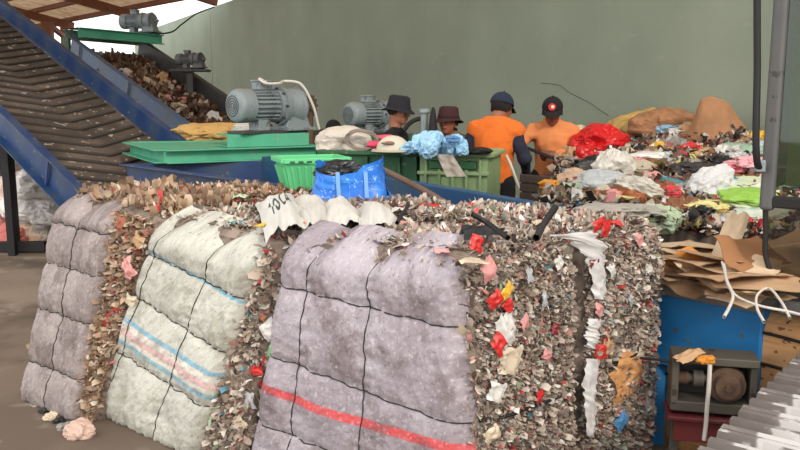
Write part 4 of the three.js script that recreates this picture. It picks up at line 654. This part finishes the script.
  big('white_sheet', 'large white sheet leaning on the heap beside the green film', 'plastic sheet', 712, 196, [.19, .16, .12], crumpled(69, .8, .4), film(206, 206, 206, .5), [.4, .3, .5]); big('green_film', 'pale green and white printed film spread over the heap', 'plastic film', 745, 200, [.32, .1, .24], crumpled(70, .5, .35), film(206, 216, 184, .4), [.3, 0, 0]); big('lime_film', 'bright lime green film at the heap edge', 'plastic film', 752, 212, [.2, .07, .12], crumpled(71, .5, .4), film(142, 186, 74, .4), [.3, .2, 0], .06); big('pale_film', 'pale bluish film under the lime green film', 'plastic film', 760, 222, [.2, .07, .12], crumpled(72, .5, .4), film(196, 208, 196, .4), [.2, 0, .1], .03); big('yellow_film', 'pale yellow printed film beside the large white sheet', 'plastic film', 700, 212, [.17, .07, .12], crumpled(73, .5, .4), film(216, 206, 140, .4));
  big('red_print', 'red and white printed wrapper in the middle of the heap', 'wrapper', 668, 200, [.1, .07, .09], crumpled(74, .7, .45), film(196, 60, 70, .4)); big('pink_print', 'pink and white printed film below the cab', 'plastic film', 748, 172, [.17, .1, .12], crumpled(75, .6, .45), film(222, 168, 172, .4)); big('pink_print', 'pink patterned film beside the green bottle', 'plastic film', 728, 174, [.12, .08, .1], crumpled(76, .6, .45), film(206, 112, 122, .4));
  big('green_bottle', 'dull green translucent bottle lying near the cab', 'bottle', 742, 158, [.1, .09, .2], crumpled(77, .9, .08), film(150, 180, 158, .25), [0, .9, .1]); big('white_sheet', 'white plastic sheet below the blue and white rubbish', 'plastic sheet', 648, 165, [.2, .09, .13], crumpled(78, .5, .4), film(228, 226, 224, .4)); big('blue_print', 'blue and white printed bag high on the heap', 'bag', 668, 136, [.13, .1, .1], crumpled(79, .8, .5), film(140, 180, 208, .4));
  big('beige_film', 'beige crumpled film right of the white bag', 'plastic film', 632, 175, [.2, .09, .14], crumpled(80, .6, .4), film(190, 176, 156, .5)); big('dark_bag', 'black torn bag in the dark middle of the heap', 'bag', 694, 176, [.2, .09, .14], crumpled(81, .5, .5), film(52, 46, 46, .5)); big('orange_rag', 'orange-yellow rag at the heap corner by the conveyor end', 'rag', 553, 191, [.11, .07, .09], crumpled(82, .7, .4), film(224, 150, 54, .7)); big('tan_bag', 'tan paper bag at the heap corner by the conveyor end', 'bag', 572, 187, [.1, .1, .08], crumpled(83, .8, .4), film(204, 174, 148, .6));
  big('yellow_film', 'pale olive film at the very front of the heap', 'plastic film', 590, 202, [.22, .06, .1], crumpled(84, .5, .4), film(196, 190, 128, .5)); big('clear_film', 'greyish clear film beside the pale olive film', 'plastic film', 620, 216, [.24, .07, .14], crumpled(85, .5, .5), film(188, 180, 170, .35));
  // sacks stacked along the wall
  const sackTex = (b, s) => std({ roughness: .95, map: tex(128, 128, (u, v) => { const n = tileFbm(u, v, 6, s), w = ((Math.floor(u * 64) + Math.floor(v * 64)) % 2) * 8; return mix3(b.map((x) => x * .82), b, clamp(.6 + n)).map((x) => x - w); }) });
  place('yellow_sack', 'dull mustard yellow sack leaning along the wall', 'sack', crumpled(91, .62, .28), sackTex([202, 168, 100], 401), P(633, 132, 8.35), [.48, .34, .3], [0, 0, .28]);
  place('brown_sack', 'tan brown sack lying between the yellow sack and the peaked one', 'sack', crumpled(92, .55, .2), sackTex([176, 128, 92], 402), P(672, 131, 7.9), [.36, .3, .28], [0, .2, -.12]);
  { const q = P(718, 140, 7.35), g = sdfMesh((x, y, z) => { const h = clamp((y + .2) / .62), R = lerp(.36, .07, h ** 1.1); return (Math.hypot((x + .1 * h) * (x > 0 ? .72 : 1), (z) * 1.3) - R) * .7 + Math.max(0, y - .36) + .02 * ridge(x * 5, y * 3, z * 5, 3); }, V(-.6, -.24, -.5), V(.8, .45, .5), .02); place('peaked_sack', 'tall peaked tan sack against the wall', 'sack', boxUV(g), sackTex([186, 138, 100], 403), q, [1, 1, 1]); }
  place('cardboard_piece', 'pale folded cardboard scrap on the ledge behind the apricot sweatshirt', 'cardboard', crumpled(94, .5, .3, 3), film(206, 194, 158, .9), P(576, 131, 8.6), [.12, .1, .08], [0, 0, .4]);
}
{ // dark boards between the line and the heap
  const wood = painted([64, 50, 42], [40, 32, 28], .2, 181, .9), o = thing('plank_barrier', 'dark wooden boards in front of the person in apricot', 'boards');
  for (let k = 0; k < 3; k++) part('board', beam(P(520, 178 + k * 9, 6.3), P(606, 186 + k * 9, 6.0), .03, .064), wood, o);
  for (const [x, y, d] of [[526, 176, 6.34], [600, 184, 6.08]]) { const a = P(x, y, d), b = a.clone(); b.y = 0; part('post', beam(b, a, .06, .06, V(1, 0, 0)), wood, o); } settle(o);
  const l = thing('plank_shelf', 'dark ledge along the wall behind the heap', 'ledge'); part('plank', beam(P(560, 148, 8.9), P(625, 150, 8.3), .2, .05), wood, l); part('plank', beam(P(560, 153, 8.85), P(625, 155, 8.2), .05, .04), steelDark, l); { const a = P(570, 154, 8.75), b = a.clone(); b.y = 0; part('post', beam(b, a, .08, .08, V(1, 0, 0)), wood, l); } settle(l);
}
// ---------------------------------------------------------------- blue hopper of cardboard
{
  const o = thing('cardboard_hopper', 'bright blue steel hopper filled with flattened cardboard', 'hopper'), a = P(655, 292, 3.78), b = P(762, 319, 3.4); a.y = b.y = .81;
  const dr = b.clone().sub(a).normalize(), n = dr.clone().cross(YUP).normalize(); if (n.z < 0) n.negate(); const bk = n.clone().negate();
  const q = (u, w, y) => a.clone().lerp(b, u).addScaledVector(bk, w).setY(y);
  part('front_panel', beam(q(0, 0, .62), q(1, 0, .62), .012, .38), blueBox, o); part('front_rim', beam(q(-.01, -.01, .805), q(1.01, -.01, .805), .05, .045), painted([120, 112, 104], [80, 66, 56], .2, 191, .7), o);
  part('side_panel', beam(q(1, 0, .62), q(1, 1.5, .62), .012, .38), blueBox, o); part('side_panel', beam(q(0, 0, .62), q(0, 1.5, .62), .012, .38), blueBox, o); part('back_panel', beam(q(0, 1.5, .66), q(1, 1.5, .66), .012, .46), rusty, o); part('back_rim', beam(q(-.05, 1.5, .885), q(1.3, 1.5, .885), .05, .04), steelDark, o);
  part('floor_plate', beam(q(0, .75, .44), q(1, .75, .44), 1.5, .012), blueBox, o);
  for (const [u, w] of [[.03, .04], [.97, .04], [.03, 1.45], [.97, 1.45]]) part('leg', beam(q(u, w, 0), q(u, w, .46), .07, .07, V(1, 0, 0)), blueBox, o);
  settle(o);
  const kraft = [[208, 172, 134], [220, 188, 152], [196, 158, 120], [228, 200, 166]].map((c, i) => std({ roughness: .95, map: tex(128, 128, (u, v) => { const n = tileFbm(u, v, 5, 411 + i), w = .97 + .04 * Math.sin(v * 400); return mix3(c.map((x) => x * .9), c, clamp(.5 + n)).map((x) => x * w); }) }));
  // sheets of cardboard, each with thickness, sagging over one another
  const r = rng(55), card = (seed) => { const f = (u, v) => .16 * noise3(u * 1.4 + seed, v * 1.4, seed) + .05 * ridge(u * 2 + seed, v * 2, seed, 2) - .1 * (u - .5) ** 2, g = (y) => grid(10, 8, (u, v) => V((u - .5) * (1 + .1 * noise3(v * 3, seed, 1)), f(u, v) + y, (v - .5) * .75 * (1 + .12 * noise3(u * 3, seed, 5)))); return merge([boxUV(g(0), 1), boxUV(g(-.012), 1)]); };
  const cards = [1, 2, 3, 4, 5].map(card), put = (px, py, h, s, i, rot) => place('cardboard_sheet', `flattened ${['tan', 'pale tan', 'brown', 'very pale'][i % 4]} cardboard sheet lying in the blue hopper`, 'cardboard', cards[i % 5], kraft[i % 4], G(px, py, h + .04), [s * 1.2, s * .6, s * 1.2], rot, `${['tan', 'pale tan', 'brown', 'very pale'][i % 4]} cardboard in the hopper`);
  const under = thing('cardboard_heap', 'compact mass of tan cardboard under the loose sheets in the hopper', 'cardboard'); part('mass', boxUV(grid(20, 20, (u, v) => { const p = q(lerp(.01, .99, u), lerp(.02, 1.48, v), 0); p.y = .82 + .14 * smooth(0, .4, v) * Math.sin(Math.PI * clamp(u, .1, .9)) + .06 * fbm(u * 6, v * 6, 3, 3); return p; }), 1), kraft[0], under); part('mass_front', beam(q(.01, .03, .62), q(.99, .03, .62), .02, .3), kraft[0], under); settle(under);
  [[690, 270, .88, .34, 0], [715, 278, .86, .26, 1], [700, 250, .92, .34, 3], [735, 275, .92, .36, 2], [682, 276, .85, .24, 3], [748, 290, .88, .26, 1], [725, 256, .95, .36, 0], [696, 280, .85, .24, 2], [755, 264, .96, .22, 3], [712, 268, .93, .3, 1], [740, 294, .86, .2, 3], [676, 258, .9, .3, 1], [726, 290, .86, .2, 0], [678, 262, .88, .26, 1], [702, 262, .92, .3, 2], [718, 272, .92, .28, 3], [744, 268, .94, .3, 1], [690, 246, .93, .28, 0], [757, 282, .92, .28, 2], [708, 284, .87, .2, 3]].forEach(([x, y, h, s, i]) => put(x, y, h, s, i, [r() * .3 - .1, r() * 6, r() * .3 - .15]));
  place('cardboard_sheet', 'brown curled cardboard standing up at the back of the hopper', 'cardboard', cards[1], std({ color: 0x9c6d48, roughness: .95 }), G(752, 250, 1.05), [.36, .25, .26], [.55, .5, -.3]); place('cardboard_sheet', 'pale cardboard strip sticking up at the hopper back rim', 'cardboard', cards[2], kraft[3], G(730, 240, 1.05), [.34, .2, .12], [.1, .9, .6]);
  place('orange_flap', 'small orange cardboard flap among the sheets in the hopper', 'cardboard', cards[3], film(214, 142, 66, .9), G(684, 258, .98), [.16, .16, .14], [.3, .5, .3]);
  // white cords over the cardboard
  const cord = std({ color: 0xcbc4ba, roughness: .7 }), C = (pts) => pts.map(([x, y]) => G(x, y, 1.03));
  solo('packing_twine', tube(C([[722, 262], [729, 285], [738, 297], [760, 306], [790, 312], [812, 318]]), .0048, 50, 6), cord, 'long white cord crossing the cardboard towards the excavator', 'cord'); solo('packing_twine', tube(C([[724, 264], [727, 282], [733, 296], [729, 308], [724, 317]]), .0054, 40, 6), cord, 'white cord hanging over the cardboard near the hopper middle', 'cord'); solo('packing_twine', tube(C([[764, 322], [757, 308], [758, 294], [768, 288], [780, 300], [790, 318]]), .0046, 50, 6), cord, 'white cord lying in a loop at the hopper corner', 'cord');
  // strapped cardboard bale beside the hopper
  const cb = thing('cardboard_bale', 'strapped bale of orange-tan cardboard beside the blue hopper', 'bale'), c0 = P(790, 350, 3.72), tanB = std({ roughness: .95, map: tex(256, 256, (u, v) => { const n = tileFbm(u, v, 4, 421), m = tileNoise(u * 4, v * 60, 60, 425), k = tileFbm(u, v, 30, 429, 3); let c = mix3([196, 142, 92], [222, 174, 124], clamp(.5 + n)); c = mix3(c, [150, 100, 62], clamp(m) * .35); if (k > .42) c = [120, 88, 64]; return c; }) });
  const M = new THREE.Matrix4().makeBasis(dr, YUP, n).setPosition(c0.x, 0, c0.z);
  const prof = (s) => V(0, .74 + .05 * Math.cos(s * 3), 0), wl = .5;
  part('cardboard_layers', boxUV(sdfMesh((x, y, z) => { const qx = Math.abs(x) - .34, qy = Math.abs(y - .38) - .3, qz = Math.abs(z) - .32; return Math.hypot(Math.max(qx, 0), Math.max(qy, 0), Math.max(qz, 0)) + Math.min(Math.max(qx, qy, qz), 0) - .1 + .012 * fbm(x * 5, y * 12, z * 5, 3); }, V(-.5, -.08, -.5), V(.5, .85, .5), .025).applyMatrix4(M), .8), tanB, cb);
  for (const y of [.36, .5, .64]) part('strap', tube(Array.from({ length: 25 }, (_, i) => { const t = i / 24, x = lerp(-.43, .43, t); return V(x, y + .05 * Math.cos(x * 3), .425 - .03 * (x / .43) ** 4).applyMatrix4(M); }), .007, 50, 5), black, cb);
  settle(cb);
}
{ // drive unit below the hopper
  const o = thing('drive_unit', 'greasy steel bearing and shaft unit below the blue panel', 'drive unit'), c = P(712, 380, 3.22), ang = -.32, B = new THREE.Matrix4().makeRotationY(ang + .1).setPosition(c), put = (n, g, m) => part(n, g.applyMatrix4(B), m, o);
  const gm = painted([70, 66, 58], [46, 40, 36], .25, 195, .6);
  put('frame_bar', box(.34, .035, .14, 0, .1, 0), gm); put('frame_bar', box(.34, .045, .14, 0, -.1, 0), gm); put('frame_bar', box(.03, .2, .14, -.155, 0, 0), gm); put('frame_bar', box(.03, .2, .14, .155, 0, -.02), gm); put('back_plate', box(.3, .18, .01, 0, 0, -.06), steelDark);
  put('hub', merge([cyl(.075, .08, .05, 28).rotateX(Math.PI / 2).translate(.05, 0, .03), cyl(.05, .055, .04, 24).rotateX(Math.PI / 2).translate(.05, 0, .07), cyl(.014, .014, .02, 10).rotateX(Math.PI / 2).translate(.05, 0, .095)]), rusty);
  put('shaft', cyl(.02, .02, .14, 14).rotateZ(Math.PI / 2).translate(-.08, .01, .02), gm); put('collar', cyl(.036, .036, .04, 16).rotateZ(Math.PI / 2).translate(-.06, .01, .02), gm); put('coupling', cyl(.03, .03, .05, 6).rotateZ(Math.PI / 2).translate(-.125, .01, .02), rusty);
  put('lower_tray', box(.36, .02, .18, 0, -.15, 0), painted([96, 30, 32], [50, 40, 38], .2, 197, .6)); put('tray_panel', box(.34, .1, .012, .02, -.21, .05), painted([110, 28, 30], [50, 40, 38], .2, 198, .6)); for (const x of [-.14, .14]) put('leg', box(.04, c.y - .16, .04, x, -.16 - (c.y - .16) / 2, 0), gm);
  settle(o);
  solo('white_rope', tube([P(710, 364, 3.08), P(709, 385, 3.08), P(707, 408, 3.09), P(706, 424, 3.1), P(704, 440, 3.1)], .009, 40, 7), std({ color: 0xd6cfc6, roughness: .8 }), 'short white rope hanging in front of the greasy drive unit', 'rope');
  place('orange_rag', 'orange rag tied above the white rope', 'rag', crumpled(96, .8, .35, 3), film(206, 132, 44, .8), P(707, 360, 3.1), [.035, .025, .03]); place('brown_scrap', 'brown leaf-like scrap on the drive unit frame', 'scrap', SHEETS[1], F.tan, P(690, 354, 3.15), [.12, .08, .06], [.2, .3, .2]);
  solo('black_wire', tube([P(640, 358, 3.3), P(660, 360, 3.25), P(678, 364, 3.2)], .006, 16, 5), black, 'short black wire running from the bale to the drive unit', 'wire');
}
// ---------------------------------------------------------------- excavator at the edge
{
  const o = thing('excavator', 'grey excavator with glazed cab and dusty crawler track', 'excavator');
  const T0 = G(709, 446, .68), T1 = G(806, 352, .68), T = T1.clone().sub(T0).setY(0).normalize(), S = V(-T.z, 0, T.x); if (S.x < 0) S.negate();
  const shoeM = [0, 1].map((k) => std({ roughness: .85, map: tex(256, 256, (u, v) => { const n = tileFbm(u, v, 3, 431 + k), m = tileFbm(u, v, 20, 437, 3); return mix3(mix3([96, 88, 84], [124, 116, 111], clamp(.5 + n)), [206, 202, 200], clamp((n - .12) * 9) * .8 + (m > .4 ? .1 : 0)); }) }));
  const pr = new THREE.Shape(); [[-.072, 0], [-.072, .03], [-.06, .032], [-.054, .012], [-.01, .012], [-.005, .03], [.007, .03], [.012, .012], [.056, .012], [.06, .028], [.072, .028], [.072, -.012], [-.072, -.012]].forEach(([x, y], i) => pr[i ? 'lineTo' : 'moveTo'](x, y)); pr.closePath();
  const shoe = boxUV(new THREE.ExtrudeGeometry(pr, { depth: .5, bevelEnabled: true, bevelSize: .003, bevelThickness: .003, bevelSegments: 1 }).scale(1.35, 1.4, 1), .5), Bm = new THREE.Matrix4().makeBasis(T, YUP, T.clone().cross(YUP));
  if (T.clone().cross(YUP).dot(S) < 0) throw new Error('track side');
  const tr = new THREE.Group(); tr.name = 'crawler_track'; o.add(tr);
  for (let k = -3; k < 8; k++) { const m = part('track_shoe', shoe, shoeM[k & 1], tr); m.quaternion.setFromRotationMatrix(Bm); m.position.copy(T0).addScaledVector(T, k * .205); m.position.y = .66; }
  const c = T0.clone().addScaledVector(T, .4).addScaledVector(S, .25); 
  const fr = (g) => g.applyMatrix4(new THREE.Matrix4().makeBasis(T, YUP, S)).translate(c.x, 0, c.z);
  part('track_frame', fr(box(1.5, .3, .34, 0, .38, 0)), steelDark, o); for (const x of [-.5, 0, .5]) part('roller', fr(cyl(.16, .16, .36, 20).rotateX(Math.PI / 2).translate(x, .17, 0)), steelDark, o); part('idler', fr(cyl(.26, .26, .3, 24).rotateX(Math.PI / 2).translate(.68, .36, 0)), steelDark, o);
  // cab: corner post, window frame, panes, grab rail
  const K = P(766, 150, 3.35); K.y = 0; const cx = V(.77, 0, .64).normalize(), cz = V(-cx.z, 0, cx.x); if (cz.z > 0) cz.negate();        // cx along the near face, cz into the cab
  const inward = cz.clone(); const pt = (u, y, w = 0) => K.clone().addScaledVector(cx, u).addScaledVector(inward, w).setY(y), frameM = painted([84, 84, 84], [60, 58, 56], .08, 199, .45), y0 = 1.28, y1 = 2.55;
  part('corner_post', beam(pt(.02, 1.24), pt(.02, y1), .05, .06, cx, .02), frameM, o); part('sill', beam(pt(.1, .84), pt(.9, .84), .06, .06, YUP, .01), frameM, o); part('roof_rail', beam(pt(0, y1), pt(.9, y1), .07, .1, YUP, .02), frameM, o); part('far_post', beam(pt(.9, .98), pt(.9, y1), .05, .06, cx, .02), frameM, o); part('inner_post', beam(pt(.02, .98, .9), pt(.02, y1, .9), .05, .06, cx, .02), frameM, o);
  part('middle_bar', beam(pt(0, y0), pt(.9, y0), .04, .05, YUP, .01), rubber, o); part('cab_roof', beam(pt(-.02, y1 + .06, .45), pt(.92, y1 + .06, .45), .96, .06, YUP, .02), frameM, o); part('cab_floor', beam(pt(0, .84, .45), pt(.9, .84, .45), .9, .05), steelDark, o); part('back_panel', beam(pt(.9, 1.6, 0), pt(.9, 1.6, .9), .02, 1.3), steelDark, o); part('inner_panel', beam(pt(0, 1.15, .9), pt(.9, 1.15, .9), .02, .4), steelDark, o);
  const glass = new THREE.MeshPhysicalMaterial({ color: 0xb9c2b8, roughness: .03, transmission: 1, thickness: 0, ior: 1.6, side: THREE.DoubleSide });
  part('upper_pane', beam(pt(.05, (y0 + y1) / 2), pt(.88, (y0 + y1) / 2), .006, y1 - y0 - .1), glass, o); const edgeU = (y) => y > 1.04 ? lerp(.03, .012, (y - 1.04) / .23) : lerp(.12, .03, (y - .84) / .2), tinted = glass.clone(); tinted.color.set(0x8d857a); part('lower_pane', grid(1, 8, (u, v) => { const y = lerp(.85, 1.26, v); return pt(lerp(edgeU(y), .88, u), y); }), tinted, o); part('pane_edge', tube([1.27, 1.16, 1.04, .94, .84].map((y) => pt(edgeU(y), y)), .011, 30, 6), rubber, o); part('front_pane', beam(pt(.02, (1.3 + y1) / 2, .05), pt(.02, (1.3 + y1) / 2, .86), .006, y1 - 1.36), glass, o);
  part('seat', merge([rbox(.42, .12, .42, .04, 3).translate(0, 1.28, 0), rbox(.1, .6, .42, .04, 3).translate(.2, 1.6, 0), rbox(.3, .3, .3, .02).translate(0, 1.08, 0)]).applyMatrix4(new THREE.Matrix4().makeBasis(cx, YUP, inward.clone().negate())).translate(...pt(.5, 0, .48).toArray()), rubber, o);
  part('curtain', grid(20, 10, (u, v) => pt(.06 + u * .5, lerp(1.34, 2.1, v), .1 + .02 * Math.sin(u * 60))), std({ color: 0xc4cf8e, roughness: .9 }), o, 'pale yellow-green cloth inside the cab');
  const g0 = P(757, -40, 3.28), g1 = P(757.5, 164, 3.28), grab = part('grab_rail', tube([g0.clone(), g0.clone().lerp(g1, .5), g1.clone(), pt(.0, g1.y - .03, 0)], .014, 40, 10), black, o); part('mount', box(.04, .05, .03, ...P(760, 166, 3.3).toArray()), steelGrey, grab);
  part('undercarriage', beam(c.clone().setY(.6).addScaledVector(S, .1), c.clone().setY(.6).addScaledVector(S, 1.1), .5, .3), steelDark, o); part('turntable', beam(pt(.45, .8, .1), pt(.45, .8, .8), .5, .24), steelDark, o);
  settle(o);
}
// ---------------------------------------------------------------- under the conveyor on the far side
{
  const r = rng(61), spot = [[18, 190, .32, 'pale pink', film(226, 198, 190, .8)], [40, 184, .3, 'off-white', film(230, 224, 218, .8)], [30, 205, .26, 'white', film(222, 218, 214, .7)], [48, 214, .24, 'grey-white', film(222, 214, 210, .7)], [10, 212, .26, 'dusty rose', film(184, 132, 124, .8)], [32, 228, .26, 'beige', film(218, 194, 174, .8)], [50, 232, .22, 'cream', film(214, 200, 184, .8)], [12, 236, .22, 'pinkish red', film(190, 110, 104, .8)], [24, 218, .12, 'dark teal', film(28, 62, 84, .6)], [28, 202, .1, 'red', film(176, 56, 56, .6)], [46, 240, .2, 'light tan', film(196, 164, 140, .8)]];
  spot.forEach(([x, y, s, c, m], k) => { const p = P(x, y, 9.6 - .1 * (k % 4)); place('rubbish_sack', `slumped ${c} bundle in the pile behind the black post`, 'bundle', crumpled(110 + k, .75, .32), m, p, [s, s * .85, s], [0, k, .2]); });
  const base = thing('bundle_platform', 'low dark platform under the bundles behind the black post', 'platform'), p = P(25, 246, 9.5); part('deck', box(3.2, p.y - .1, 1.4, p.x, (p.y - .1) / 2, p.z - .3), steelDark, base); settle(base);
  const o = thing('black_stand', 'black steel post and cross beam under the blue chevron conveyor', 'stand'), a = P(9, 150, 8.9), b = a.clone(); b.y = 0; part('post', beam(b, a, .075, .075, V(1, 0, 0)), black, o); part('cross_beam', beam(P(-60, 247, 8.85), P(46, 246, 8.85), .08, .11), black, o); settle(o);
  solo('hanging_cord', tube([P(10, 165, 8.8), P(11, 195, 8.8), P(12, 220, 8.8), P(15, 243, 8.8)], .018, 24, 6), film(190, 178, 160, .8), 'pale cord hanging down the black post', 'cord');
}
renderer.render(scene, camera);
